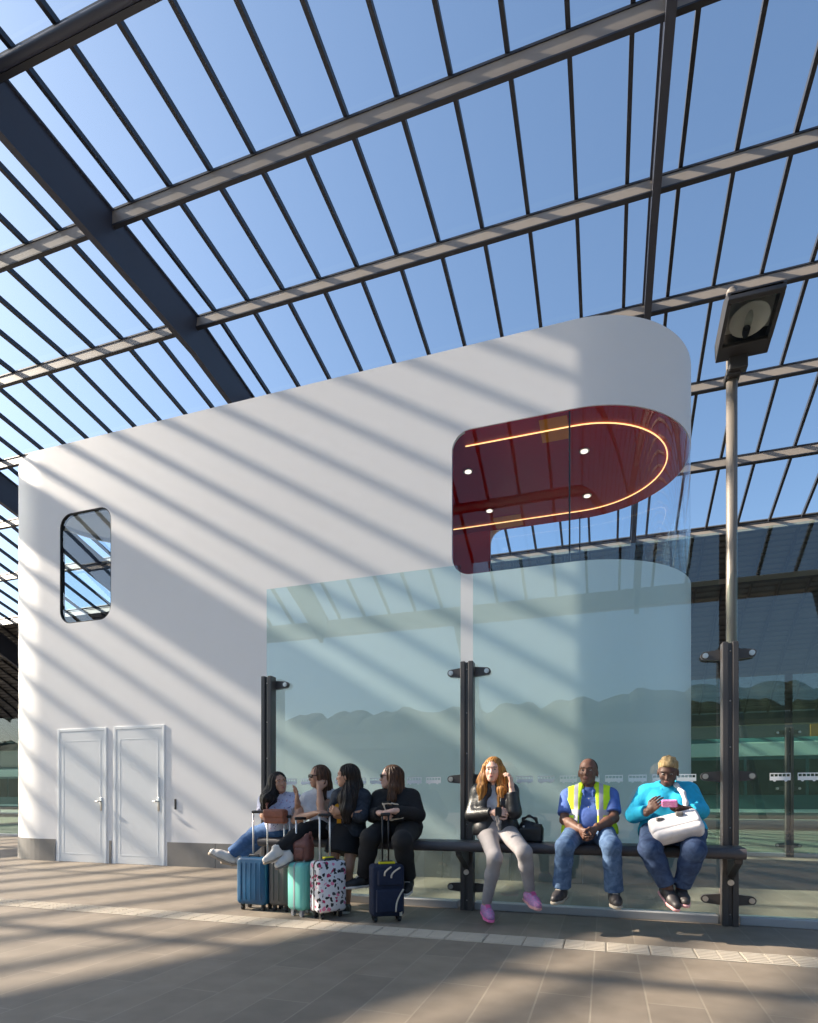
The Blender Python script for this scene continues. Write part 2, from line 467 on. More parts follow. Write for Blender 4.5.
# doors
for i, (xa, xb) in enumerate(DOORS):
    d = MB().box(xa+0.051, xb-0.051, YW-0.008, YW-0.001, 0.004, 2.279, 0.002).build('door', M['door'], pav)
    MB().box(xa, xa+0.05, YW-0.012, YW-0.0005, 0, 2.33, 0.004).box(xb-0.05, xb, YW-0.012, YW-0.0005, 0, 2.33, 0.004).box(xa+0.05, xb-0.05, YW-0.012, YW-0.0005, 2.28, 2.33, 0.004).build('door_frame', M['frame_white'], d)
    q = MB()
    for (u0, u1, z0, z1) in ((xa+0.13, xa+0.145, 0.14, 2.12), (xb-0.145, xb-0.13, 0.14, 2.12), (xa+0.145, xb-0.145, 0.14, 0.155), (xa+0.145, xb-0.145, 2.105, 2.12)):
        q.box(u0, u1, YW-0.0100, YW-0.0075, z0, z1)
    q.build('panel_bead', M['frame_white'], d)
    hx = xb-0.12
    MB().box(hx-0.022, hx+0.022, YW-0.016, YW-0.007, 0.90, 1.13, 0.004).tube([(hx, YW-0.012, 1.06), (hx, YW-0.05, 1.06), (hx-0.09, YW-0.05, 1.06)], 0.011, 8).build('door_handle', M['steel'], d, smooth=True)
    if i == 1:
        MB().box(hx-0.012, hx+0.012, YW-0.026, YW-0.006, 1.14, 1.46, 0.006).build('pull_bar', M['frame_white'], d)
MB().box(-6.71, -6.675, YW-0.012, YW-0.001, 0.93, 1.10, 0.004).build('card_reader', M['mullion'], pav)

# left window: mirror-dark pane in a slim black frame
def rrect(x0, x1, z0, z1, r, n=8):
    P = []
    for cx, cz, a0 in ((x1-r, z1-r, 0), (x0+r, z1-r, 90), (x0+r, z0+r, 180), (x1-r, z0+r, 270)):
        for k in range(n+1):
            a = math.radians(a0+90*k/n); P.append((cx+r*math.cos(a), cz+r*math.sin(a)))
    return P
wf = MB(); O_ = rrect(-9.17, -8.028, 4.185, 6.12, 0.24); I_ = rrect(-9.156, -8.042, 4.199, 6.106, 0.226)
n = len(O_); V = [(p[0], YW+0.005, p[1]) for p in O_]+[(p[0], YW+0.005, p[1]) for p in I_]+[(p[0], YW+0.09, p[1]) for p in O_]+[(p[0], YW+0.09, p[1]) for p in I_]
F = []
for i in range(n):
    j = (i+1) % n
    F += [(i, j, n+j, n+i), (n+i, n+j, 3*n+j, 3*n+i), (2*n+i, 3*n+i, 3*n+j, 2*n+j), (i, 2*n+i, 2*n+j, j)]
wf.grid(V, F); bmesh.ops.recalc_face_normals(wf.bm, faces=wf.bm.faces[:])
win = wf.build('window', M['mullion'], pav)
MB().prism(I_, 'y', YW+0.03, YW+0.05).build('pane', M['mirror_glass'], win)

# wrap-round window
S0, S1 = OPEN[0]['s0'], OPEN[0]['s1']
MULL = [s_front(-0.455), QARC+0.03]
def wall_strip(sa, sb, off0, off1, z0, z1, name, mt, parent, step=0.06):
    q = MB(); n = max(1, int((sb-sa)/step)); V = []; F = []
    for i in range(n+1):
        s = sa+(sb-sa)*i/n
        for off, z in ((off0, z0), (off0, z1), (off1, z1), (off1, z0)):
            x, y = plan(s, off); V.append((x, y, z))
    for i in range(n):
        for k in range(4): F.append((i*4+k, i*4+(k+1) % 4, i*4+4+(k+1) % 4, i*4+4+k))
    F += [(3, 2, 1, 0), (n*4, n*4+1, n*4+2, n*4+3)]
    q.grid(V, F); bmesh.ops.recalc_face_normals(q.bm, faces=q.bm.faces[:])
    o = q.build(name, mt, parent); autosmooth(o, 0.6); return o
ww = wall_strip(S0-0.1, S1+0.1, 0.055, 0.165, 4.20-0.06, 4.20, 'window', M['mullion'], pav)
wall_strip(S0-0.1, S1+0.1, 0.052, 0.07, 6.205, 6.38, 'head_frame', M['mullion'], ww)
edges = [S0-0.1]+MULL+[S1+0.1]
for a, bb in zip(edges, edges[1:]):
    wall_strip(a+0.008, bb-0.008, 0.004, 0.014, 4.16, 6.225, 'pane', M['window_glass'], ww)
for s in MULL:
    wall_strip(s-0.010, s+0.010, 0.015, 0.09, 4.205, 6.187, 'mullion', M['mullion'], ww)
wall_strip(QARC+LSTR+RAD*0.42, QARC+LSTR+RAD*1.78, 0.055, 0.067, 4.15, 7.0, 'end_pane', M['window_glass'], pav)
# red lined room inside
MB().prism([plan(S0-1.2+(S1-S0+2.4)*i/160, 0.017) for i in range(161)], 'z', 6.187, 6.199).build('red_ceiling', M['red'], pav)
cl = MB().prism([plan(S0-1.2+(S1-S0+2.4)*i/160, 0.17) for i in range(161)], 'z', 4.0, 4.10).build('room_floor', M['red'], pav)
MB().box(-3.20, -3.10, YW+0.08, YC+RAD-0.08, 4.1, 6.19).build('red_partition', M['red'], pav)
wall_strip(S1-0.0, S1+1.1, 0.054, 0.075, 4.1, 6.19, 'red_lining', M['red'], pav)
wall_strip(S0-1.1, S0-0.0, 0.054, 0.075, 4.1, 6.19, 'red_lining', M['red'], pav)
MB().box(-0.86, -0.49, YW+0.09, YW+0.62, 6.1825, 6.1875).build('amber_panel', M['amber'], pav)  # added to the ceiling in place of amber reflections on the pane
MB().box(-1.95, -1.45, YC+RAD-0.55, YC+RAD-0.10, 6.1825, 6.1875).build('amber_panel', M['amber'], pav)
lf = MB()
path = [(-2.45+1.62*i/20, YC-1.26, 6.177) for i in range(21)]
path = [(-1.92, YC-1.26, 6.177), (-0.9, YC-1.26, 6.177)]+[(XR+1.26*math.sin(a)*1.02, YC-1.26*math.cos(a), 6.177) for a in [PI*k/36 for k in range(37)]]+[(-0.9, YC+1.26, 6.177), (-2.85, YC+1.26, 6.177)]
lf.tube(path, 0.0085, 8).build('light_strip', M['led'], pav, smooth=True)
for (x, y) in ((-2.03, 9.05), (-1.95, 10.4), (-0.30, 9.05), (-0.30, 10.4)):
    dl = MB().tube([(x, y, 6.20), (x, y, 6.175)], 0.075, 20).build('downlight', M['steel'], pav, smooth=False)
    MB().tube([(x, y, 6.176), (x, y, 6.168)], 0.052, 20).build('lens', M['downlight'], dl)

# ------------------------------------------------------------------ glass wind screens
POSTS = [(-3.565, 5.76), (-1.305, 5.76), (1.02, 5.76)]
def post(x, y, label, arms=(-1, 1), loc_name='screen_post', zt=2.46, levels=(2.37, 1.30, 0.215)):
    t = thing(loc_name, label, 'post', (x, y+0.07, 0), group='steel posts of the glass screens')
    MB().box(x-0.064, x-0.016, y-0.02, y+0.09, 0, zt, 0.006).box(x+0.016, x+0.064, y-0.02, y+0.09, 0, zt, 0.006).box(x-0.018, x+0.018, y, y+0.09, 0, zt-0.01).build('upright', M['post'], t)
    bm_ = MB()
    for z in (0.10, 0.40, 0.85, 1.55, 1.95, 2.38):
        bm_.ball((x, y-0.001, z), 0.007, n=8)
    bm_.build('screw', M['steel'], t, smooth=True)
    for z in levels:
        for s in arms:
            pts = []
            xa, xb = x+s*0.03, x+s*0.183
            ha, hb = 0.052, 0.036
            pts = [(xa, z-ha), (xb, z-hb)]+[(xb+s*hb*math.sin(a), z-hb*math.cos(a)) for a in [PI*k/10 for k in range(1, 10)]]+[(xb, z+hb), (xa, z+ha)]
            a = MB().prism(pts, 'y', y+0.08, y+0.12).build('clamp_arm', M['post'], t)
            MB().tube([(xb, y+0.085, z), (xb, y+0.068, z)], 0.024, 16).tube([(xb, y+0.069, z), (xb, y+0.063, z)], 0.014, 12).build('bolt', M['steel'], a)
    return t
post(*POSTS[0], 'dark steel post nearest the left edge of the glass screen', arms=(1,), levels=(2.37, 0.215))
post(*POSTS[1], 'dark steel post in the gap between the two glass panels behind the bench')
post(*POSTS[2], 'dark steel post at the right end of the bench below the floodlight pole')

def bus_symbol_mesh(sz=0.158):
    """one little printed bus: outline with five window holes, wheels below, as thin print"""
    w, h = sz, sz*0.40
    q = MB(); t = 0.0015
    wy0, wy1 = h*0.52, h*0.86
    q.box(-w/2, w/2, 0, t, 0, wy0).box(-w/2, w/2, 0, t, wy1, h)
    n = 5; cw = w/(n+0.28)
    for i in range(n+1):
        xx = -w/2+i*(w/n)*0.96
        q.box(xx, xx+w*0.035, 0, t, wy0, wy1)
    q.box(w/2-w*0.05, w/2, 0, t, wy0, wy1)
    for xx in (-w*0.27, w*0.27):
        q.prism([(xx+w*0.075*math.cos(a), w*0.075*math.sin(a)) for a in [2*PI*k/12 for k in range(12)]], 'y', 0, t)
    me = bpy.data.meshes.new('bus_symbol'); q.bm.to_mesh(me); q.bm.free(); me.materials.append(M['symbol']); return me
SYM = bus_symbol_mesh()
def panel(x0, x1, y, z0, z1, label, sym=None, sz=1.30, group='tall glass panels of the wind screen'):
    t = thing('glass_panel', label, 'glass screen', ((x0+x1)/2, y, 0), group=group)
    MB().box(x0, x1, y-0.006, y+0.006, z0, z1).build('sheet', M['glass' if y < 8 else 'far_glass'], t)
    if sym:
        x = x0+sym[0]
        while x < x1-0.09:
            o = bpy.data.objects.new('bus_symbol', SYM); COL.objects.link(o); o.parent = t
            o.location = (x-(x0+x1)/2, -0.0085, sz); ORIGIN[o] = None
            x += sym[1]
    return t
YG = 5.90
panel(-3.65, -1.402, YG, 0.075, 3.475, 'tall clear glass panel behind the four women with suitcases', (0.10, 0.207), 1.262)
panel(-1.272, 0.955, YG, 0.075, 3.475, 'tall clear glass panel behind the man in the yellow vest', (0.10, 0.207), 1.262)
panel(1.095, 3.32, YG, 0.075, 3.475, 'tall clear glass panel right of the floodlight pole, running out of frame', (0.335, 0.21), 1.262)
def base_rail(xs, y, label):
    t = thing('base_rail', label, 'rail', (xs[0][0], y, 0), group='aluminium sills under the glass screens')
    for a, b_ in xs:
        MB().box(a, b_, y-0.07, y+0.07, 0, 0.072, 0.006).build('rail_length', M['rail'], t)
    return t
base_rail([(-3.665, -1.42), (-1.25, 0.94), (1.11, 3.4)], YG, 'low grey aluminium sill holding the glass behind the bench')

# second row of screens on the far side of the platform
for x, lab in ((3.30, 'thin dark post of the farther glass screen at the right edge'),):
    post(x, 12.95, lab)
panel(0.9, 3.235, 13.03, 0.075, 3.5, 'farther glass panel seen through the near screen, left of the thin post', None, group='panels of the farther glass screen')
panel(3.365, 5.7, 13.03, 0.075, 3.5, 'farther glass panel right of the thin far post, cut by the frame', None, group='panels of the farther glass screen')
panel(-18.6, -16.0, 13.03, 0.075, 3.5, 'farther glass panel seen past the left end of the white pavilion', None, group='panels of the farther glass screen')
base_rail([(0.9, 5.7)], 13.03, 'low sill of the farther glass screen at the right edge')
base_rail([(-20.5, -13.0)], 13.03, 'low sill of the farther screen seen left of the pavilion')

# ------------------------------------------------------------------ bench
BZ = 0.705
bn = thing('bench', 'long dark grey waiting bench running along the glass screen', 'bench', (-1.4, 5.57, 0))
def rr2(x0, x1, z0, z1, r, n=5):
    return rrect(x0, x1, z0, z1, r, n)
b = MB().prism(rr2(5.34, 5.70, 0.612, BZ, 0.042), 'x', -3.42, 1.065)
s_ = b.build('seat', M['bench'], bn); autosmooth(s_, 0.6)
for x, y in POSTS[1:]:
    MB().prism([(5.735, 0.42), (5.735, 0.612), (5.40, 0.612), (5.42, 0.572)], 'x', x-0.03, x+0.03, 0.004).build('bracket', M['post'], bn)
    MB().tube([(x, 5.739, 0.38), (x, 5.725, 0.38)], 0.026, 14).build('bolt', M['steel'], bn)

# ------------------------------------------------------------------ floodlight on its pole
fl = thing('floodlight_pole', 'tall grey pole carrying a black square floodlight over the bench end', 'lamp post', (1.04, 5.99, 0))
MB().tube([(1.075, 6.0, 0), (1.075, 6.0, 5.66)], 0.046, 18).ball((1.075, 6.0, 5.66), 0.046).build('pole', M['pole'], fl, smooth=True)
MB().box(1.015, 1.135, 5.9, 6.06, 4.86, 4.92, 0.01).box(1.03, 1.18, 5.86, 5.95, 4.88, 5.08, 0.012).build('bracket', M['lamp_black'], fl)
hd = Matrix.Translation((1.13, 5.90, 4.985)) @ Matrix.Rotation(math.radians(-9), 4, 'X')   # local: x across, -y along the head, z up
W, L_ = 0.205, 0.60
q = MB()
q.box(-W, W, -0.15, 0, 0, 0.04, 0.006, mtx=hd).box(-W, W, -L_, -L_+0.045, 0, 0.04, 0.006, mtx=hd)
q.box(-W, -W+0.03, -L_+0.045, -0.15, 0, 0.04, 0, mtx=hd).box(W-0.03, W, -L_+0.045, -0.15, 0, 0.04, 0, mtx=hd)
for xx in (-W, W-0.02):
    q.prism([(0, 0.04), (-L_, 0.04), (-L_, 0.055), (-0.42, 0.16), (0, 0.16)], 'x', xx, xx+0.02, mtx=hd)
q.prism([(0, 0.16), (-0.42, 0.16), (-L_, 0.055), (-L_, 0.07), (-0.42, 0.18), (0, 0.18)], 'x', -W, W, mtx=hd)
q.box(-W, W, -0.02, 0, 0.04, 0.16, mtx=hd)
head = q.build('lamp_head', M['lamp_black'], fl)
MB().box(-W+0.031, W-0.031, -L_+0.046, -0.151, 0.012, 0.020, mtx=hd).build('lamp_glass', M['lamp_glass'], head)
V = []; F = []; nr, na = 7, 24
for i in range(nr+1):
    t = i/nr
    for k in range(na):
        a = 2*PI*k/na
        V.append(hd @ Vector((0.15*t*math.cos(a), -0.34+0.165*t*math.sin(a), 0.118-0.082*t*t)))
for i in range(nr):
    for k in range(na): F.append((i*na+k, i*na+(k+1) % na, i*na+na+(k+1) % na, i*na+na+k))
MB().grid(V, F).build('reflector', M['reflector'], head, smooth=True)
MB().prism([(-0.15, 0.125), (-0.42, 0.15), (-L_+0.05, 0.06), (-L_+0.05, 0.068), (-0.42, 0.158), (-0.15, 0.135)], 'x', -W+0.022, W-0.022, mtx=hd).build('back_plate', M['lamp_inner'], head)
MB().tube([hd @ Vector((0, -0.17, 0.06)), hd @ Vector((0, -0.24, 0.06))], 0.03, 12).build('socket', M['black_plastic'], head)
MB().tube([hd @ Vector((0, -0.24, 0.06)), hd @ Vector((0, -0.28, 0.06)), hd @ Vector((0, -0.35, 0.06)), hd @ Vector((0, -0.40, 0.06))], [0.02, 0.032, 0.03, 0.012], 12).build('bulb', M['lamp_glass'], head, smooth=True)

# ------------------------------------------------------------------ background beyond the platform
def bus(x0, y, L, label, flip=False):
    t = thing('bus', label, 'bus', (x0+L/2, y+1.25, 0), group='city buses standing beyond the platform')
    prof = rr2(y, y+2.5, 0.38, 3.3, 0.25)
    MB().prism(prof, 'x', x0, x0+L).build('body', M['bus_teal'], t)
    MB().box(x0+0.02, x0+L-0.02, y-0.02, y+2.52, 2.62, 3.12, 0.02).build('roof_band', M['bus_white'], t)
    wn = 7; ww_ = (L-0.6)/wn
    for k in range(wn):
        MB().box(x0+0.3+k*ww_+0.05, x0+0.3+(k+1)*ww_-0.05, y-0.025, y+0.03, 1.25, 2.5, 0.01).build('window', M['bus_dark'], t)
    MB().box(x0+0.05, x0+L-0.05, y-0.015, y+0.02, 0.62, 0.74).build('stripe', M['bus_white'], t)
    for xx in (x0+2.2, x0+L-2.6):
        MB().tube([(xx, y-0.03, 0.48), (xx, y+0.3, 0.48)], 0.48, 24).build('wheel', M['tyre'], t)
bus(0.6, 24.0, 14.0, 'teal and white city bus beyond the far glass screen at the right')
bus(-44.0, 30.0, 12.0, 'teal and white city bus far off past the left end of the pavilion')

hall = thing('terminal_hall', 'long low dark station hall far behind under the canopy', 'building', (0, 66, 0))
MB().box(-130, 90, 66, 74, 0, 13.0).build('wall', M['hall'], hall)
MB().box(-130, 90, 65.2, 66, 5.6, 6.4).build('fascia', M['hall'], hall)
for k in range(30):
    xx = -126+7.2*k
    MB().box(xx, xx+6.6, 65.9, 66.05, 0.2, 5.4).build('window', M['hall_glass'], hall)
for xx in (18.5, 24.0):
    MB().box(xx, xx+3.2, 65.85, 66.02, 5.9, 9.3).build('amber_panel', M['hall_amber'], hall)

# ------------------------------------------------------------------ figures: smooth implicit surfaces
def V3(p): return np.array(p, dtype=np.float64)
def nrm(v): v = V3(v); return v/max(1e-9, np.linalg.norm(v))
def cone(a, b, ra, rb=None, k=0.02, fa=False, fb=False, sub=False):
    return dict(t='c', a=V3(a), b=V3(b), ra=ra, rb=ra if rb is None else rb, k=k, fa=fa, fb=fb, sub=sub)
def ell(c, r, R=None, k=0.02, sub=False):
    """ellipsoid; R rows = its axes"""
    return dict(t='e', c=V3(c), r=V3(r), R=np.eye(3) if R is None else np.array(R), k=k, sub=sub)
def chain(pts, rad, k=0.02, **kw):
    out = []
    for i in range(len(pts)-1):
        ra = rad[i] if hasattr(rad, '__len__') else rad; rb = rad[i+1] if hasattr(rad, '__len__') else rad
        out.append(cone(pts[i], pts[i+1], ra, rb, k))
    return out
def grow(prims, d):
    out = []
    for p in prims:
        q = dict(p)
        if q['t'] == 'c': q['ra'] += d; q['rb'] += d
        else: q['r'] = q['r']+d
        out.append(q)
    return out
def pdist(p, P):
    if p['t'] == 'c':
        ab = p['b']-p['a']; L2 = max(1e-12, ab@ab); L = math.sqrt(L2)
        tu = ((P-p['a'])@ab)/L2; t = np.clip(tu, 0, 1)
        d = np.linalg.norm(P-p['a']-t[..., None]*ab, axis=-1)-(p['ra']+(p['rb']-p['ra'])*t)
        if p['fa']: d = np.maximum(d, -tu*L)
        if p['fb']: d = np.maximum(d, (tu-1)*L)
        return d
    q = (P-p['c'])@p['R'].T
    if p['t'] == 'b':
        a_ = np.abs(q)-p['h']
        return np.linalg.norm(np.maximum(a_, 0), axis=-1)+np.minimum(a_.max(-1), 0)-p['rr']
    k0 = np.linalg.norm(q/p['r'], axis=-1); k1 = np.linalg.norm(q/(p['r']**2), axis=-1)
    return k0*(k0-1)/np.maximum(k1, 1e-6)
def pbox(p):
    if p['t'] == 'c':
        r = max(p['ra'], p['rb'])
        return np.minimum(p['a'], p['b'])-r, np.maximum(p['a'], p['b'])+r
    if p['t'] == 'b':
        r = float(np.linalg.norm(p['h']))+p['rr']; return p['c']-r, p['c']+r
    r = p['r'].max(); return p['c']-r, p['c']+r
def field_mesh(prims, vox=0.007, cuts=(), relax=1):
    """surface-nets mesh of the smooth union of the prims; cuts = (point, normal) half spaces removed on the normal side"""
    add = [p for p in prims if not p['sub']]
    lo = np.min([pbox(p)[0] for p in add], axis=0)-3*vox; hi = np.max([pbox(p)[1] for p in add], axis=0)+3*vox
    n = np.ceil((hi-lo)/vox).astype(int)+1
    D = np.full(n, 0.2, np.float32)
    ax = [lo[i]+vox*np.arange(n[i]) for i in range(3)]
    for p in prims:
        b0, b1 = pbox(p); m = p['k']+2.5*vox
        i0 = np.maximum(0, np.floor((b0-m-lo)/vox).astype(int)); i1 = np.minimum(n, np.ceil((b1+m-lo)/vox).astype(int)+1)
        if np.any(i1 <= i0): continue
        G = np.stack(np.meshgrid(*[ax[i][i0[i]:i1[i]] for i in range(3)], indexing='ij'), -1)
        d = pdist(p, G); sl_ = tuple(slice(i0[i], i1[i]) for i in range(3)); S = D[sl_]
        k = max(p['k'], 1e-4)
        if p['sub']:
            h = np.maximum(k-np.abs(S+d), 0)/k; D[sl_] = np.maximum(S, -d)+h*h*k*0.25
        else:
            h = np.maximum(k-np.abs(S-d), 0)/k; D[sl_] = np.minimum(S, d)-h*h*k*0.25
    if cuts:
        G = np.stack(np.meshgrid(*ax, indexing='ij'), -1)
        for c, nn in cuts: D = np.maximum(D, ((G-V3(c))@nrm(nn)).astype(np.float32))
    I = D < 0
    nx, ny, nz = np.array(D.shape)-1
    cnt = np.zeros((nx, ny, nz), np.int8)
    for dx in (0, 1):
        for dy in (0, 1):
            for dz in (0, 1): cnt += I[dx:nx+dx, dy:ny+dy, dz:nz+dz]
    act = (cnt > 0) & (cnt < 8)
    idx = np.full(act.shape, -1, np.int64); cells = np.argwhere(act); idx[act] = np.arange(len(cells))
    acc = np.zeros((len(cells), 3)); num = np.zeros(len(cells))
    cx, cy, cz = cells.T
    for axis in range(3):
        for u in (0, 1):
            for v in (0, 1):
                o = [0, 0, 0]; o[(axis+1) % 3] = u; o[(axis+2) % 3] = v
                e = [0, 0, 0]; e[axis] = 1
                a = D[cx+o[0], cy+o[1], cz+o[2]]; b = D[cx+o[0]+e[0], cy+o[1]+e[1], cz+o[2]+e[2]]
                m = (a < 0) != (b < 0)
                t = np.where(m, a/np.where(m, a-b, 1), 0)
                pos = np.stack([np.full(len(cells), float(o[i])) for i in range(3)], 1); pos[:, axis] += t
                acc[m] += pos[m]; num[m] += 1
    Vv = lo+(cells+acc/np.maximum(num, 1)[:, None])*vox
    faces = []
    for axis in range(3):
        e = [0, 0, 0]; e[axis] = 1
        s0 = tuple(slice(0, D.shape[i]-e[i]) for i in range(3)); s1 = tuple(slice(e[i], D.shape[i]) for i in range(3))
        ch = I[s0] != I[s1]
        pts = np.argwhere(ch); fl_ = I[s0][ch]
        b1, b2 = (axis+1) % 3, (axis+2) % 3
        ok = (pts[:, b1] > 0) & (pts[:, b2] > 0) & (pts[:, b1] < act.shape[b1]) & (pts[:, b2] < act.shape[b2])
        pts = pts[ok]; fl_ = fl_[ok]
        q = []
        for (u, v) in ((-1, -1), (0, -1), (0, 0), (-1, 0)):
            w_ = pts.copy(); w_[:, b1] += u; w_[:, b2] += v; q.append(idx[w_[:, 0], w_[:, 1], w_[:, 2]])
        q = np.stack(q, 1); q[~fl_] = q[~fl_][:, ::-1]
        faces.append(q)
    Fq = np.concatenate(faces); Fq = Fq[(Fq >= 0).all(1)]
    for _ in range(relax):                                   # one light Laplacian pass takes the grid out of the surface
        S = np.zeros_like(Vv); C2 = np.zeros(len(Vv))
        for a, b in ((0, 1), (1, 2), (2, 3), (3, 0)):
            np.add.at(S, Fq[:, a], Vv[Fq[:, b]]); np.add.at(S, Fq[:, b], Vv[Fq[:, a]])
            np.add.at(C2, Fq[:, a], 1); np.add.at(C2, Fq[:, b], 1)
        Vv = Vv*0.5+0.5*S/np.maximum(C2, 1)[:, None]
    return Vv, Fq
def mesh_from(parts_, name):
    V = []; F = []; o = 0
    for v, f in parts_: V.append(v); F.append(f+o); o += len(v)
    V = np.concatenate(V); F = np.concatenate(F)
    me = bpy.data.meshes.new(name)
    me.vertices.add(len(V)); me.vertices.foreach_set('co', V.astype(np.float32).ravel())
    me.loops.add(F.size); me.loops.foreach_set('vertex_index', F.ravel().astype(np.int32))
    me.polygons.add(len(F)); me.polygons.foreach_set('loop_start', np.arange(0, F.size, 4, dtype=np.int32))
    me.update(calc_edges=True); me.validate()
    return me
def soft(name, prims, material, parent, vox=0.007, cuts=(), extra=(), paint=None, mats=(), relax=1, strands=None):
    me = mesh_from([field_mesh(prims, vox, cuts, relax)]+[field_mesh(e, ev, (), 1) for e, ev in extra], name)
    if strands:                                              # locks: ridges that run down the hair and wander a little
        (cx_, cy_), amp, freq, wav = strands
        nv = len(me.vertices); co = np.zeros(nv*3); no = np.zeros(nv*3)
        me.vertices.foreach_get('co', co); me.vertices.foreach_get('normal', no)
        co = co.reshape(-1, 3); no = no.reshape(-1, 3)
        an = np.arctan2(co[:, 1]-cy_, co[:, 0]-cx_)
        ph = freq*an+wav*np.sin(co[:, 2]*24+2*an)+1.5*np.sin(co[:, 2]*9)
        dsp = amp*(np.sin(ph)+0.6*np.sin(1.9*ph+1.3)+0.4*np.sin(co[:, 2]*60+3*an)*(wav > 1))
        me.vertices.foreach_set('co', (co+no*dsp[:, None]).ravel()); me.update()
    o = link_mesh(name, me, material, parent, smooth=True)
    for m_ in mats: me.materials.append(m_)
    if paint:
        og = Vector(ORIGIN.get(o) or (0, 0, 0))
        for p in me.polygons: p.material_index = paint(p.center+og)
    return o

# ---- anatomy -------------------------------------------------------
def head_frame(face, up=(0, 0, 1)):
    f = nrm(face); u = V3(up); u = nrm(u-f*(u@f)); r = np.cross(f, u)        # r = the person's right
    return f, u, r
def head_prims(c, face, up=(0, 0, 1), s=1.0):
    f, u, r = head_frame(face, up); R = np.array([r, f, u]); c = V3(c)
    L = lambda a, b, d: c+(r*a+f*b+u*d)*s
    P = [ell(L(0, -0.012, 0.030), np.array([0.073, 0.092, 0.085])*s, R, 0.02),            # cranium
         ell(L(0, 0.022, -0.035), np.array([0.061, 0.063, 0.076])*s, R, 0.03),            # face and jaw
         ell(L(0, 0.060, -0.090), np.array([0.029, 0.022, 0.020])*s, R, 0.03),            # chin
         cone(L(0, 0.080, 0.002), L(0, 0.096, -0.029), 0.008*s, 0.0125*s, 0.014),           # nose
         ell(L(0.034, 0.062, -0.022), np.array([0.020, 0.016, 0.018])*s, R, 0.02),        # cheeks
         ell(L(-0.034, 0.062, -0.022), np.array([0.020, 0.016, 0.018])*s, R, 0.02),
         ell(L(0, 0.080, -0.060), np.array([0.022, 0.010, 0.011])*s, R, 0.010),           # lips
         ell(L(0, 0.066, 0.026), np.array([0.052, 0.020, 0.012])*s, R, 0.02),             # brow
         ell(L(0.074, -0.008, -0.012), np.array([0.009, 0.019, 0.031])*s, R, 0.006),      # ears
         ell(L(-0.074, -0.008, -0.012), np.array([0.009, 0.019, 0.031])*s, R, 0.006),
         ell(L(0.031, 0.092, 0.006), np.array([0.017, 0.014, 0.010])*s, R, 0.010, True),  # eye sockets
         ell(L(-0.031, 0.092, 0.006), np.array([0.017, 0.014, 0.010])*s, R, 0.010, True)]
    return P, L, R
def face_parts(root, c, face, up, s, glasses=False, lip=None):
    P, L, R = head_prims(c, face, up, s)
    if not glasses:
        for sx in (-1, 1):
            e = soft('eye', [ell(L(sx*0.031, 0.076, 0.006), np.array([0.0105, 0.0085, 0.0065])*s, R)], M['eye_white'], root, 0.003)
            soft('iris', [ell(L(sx*0.031, 0.0845, 0.006), np.array([0.0062, 0.003, 0.0062])*s, R)], M['iris'], e, 0.002)
            soft('eyebrow', [cone(L(sx*0.017, 0.088, 0.0265), L(sx*0.047, 0.076, 0.0265), 0.004*s, 0.003*s)], M['brow'], root, 0.003)
    else:
        g = MB()
        ga = soft('sunglasses', [ell(L(sx*0.034, 0.090, 0.006), np.array([0.029, 0.009, 0.022])*s, R, 0.004) for sx in (-1, 1)]+[cone(L(-0.02, 0.097, 0.014), L(0.02, 0.097, 0.014), 0.004)]
                  +[cone(L(sx*0.062, 0.086, 0.012), L(sx*0.078, -0.01, 0.006), 0.004, k=0.004) for sx in (-1, 1)], M['sunglass'], root, 0.004)
    soft('lips', [ell(L(0, 0.0875, -0.0555), np.array([0.020, 0.0065, 0.005])*s, R, 0.003), ell(L(0, 0.0865, -0.0645), np.array([0.017, 0.006, 0.005])*s, R, 0.003)], M[lip or 'lip'], root, 0.003)
def hand_prims(w, d, n, thumb, curl=0.5, spread=0.10, s=1.0, thumb_in=0.5):
    """w wrist, d towards the knuckles, n out of the palm, thumb = side (+1/-1) along d x n"""
    d = nrm(d); n = V3(n); n = nrm(n-d*(n@d)); sd = np.cross(d, n)*thumb; w = V3(w)
    P = []
    lens = (0.070, 0.078, 0.072, 0.056)
    for i in range(4):
        off = (0.030-0.0195*i)*s
        k0 = w+sd*off*0.75+d*0.012; k1 = w+sd*off*1.05+d*(0.088-0.004*abs(i-1))*s
        P.append(cone(k0, k1, 0.0135*s, 0.0115*s, 0.012))
        a = curl*(1.0+0.06*i); dd = nrm(d+sd*(0.5-i/3*1.0)*2*spread*0.6)
        p = k1; L3 = np.array([0.45, 0.31, 0.24])*lens[i]*1.05*s; ang = 0
        for j in range(3):
            ang += a*(0.9, 1.15, 0.8)[j]
            q = p+(dd*math.cos(ang)+n*math.sin(ang))*L3[j]
            P.append(cone(p, q, (0.0095, 0.0085, 0.0075)[j]*s, (0.0085, 0.0075, 0.0065)[j]*s, 0.004)); p = q
    t0 = w+sd*0.022*s+d*0.022*s; t1 = t0+(sd*0.030+d*0.030+n*0.012*thumb_in*2)*s; t2 = t1+(d*0.030+sd*0.012*(1-thumb_in)+n*0.018*thumb_in*2)*s; t3 = t2+(d*0.026+n*0.008-sd*0.010*thumb_in)*s
    P += [cone(t0, t1, 0.015*s, 0.0125*s, 0.012), cone(t1, t2, 0.0115*s, 0.0095*s, 0.006), cone(t2, t3, 0.0095*s, 0.0075*s, 0.004)]
    P.append(cone(w-d*0.035, w+d*0.03, 0.024*s, 0.022*s, 0.015))
    return P
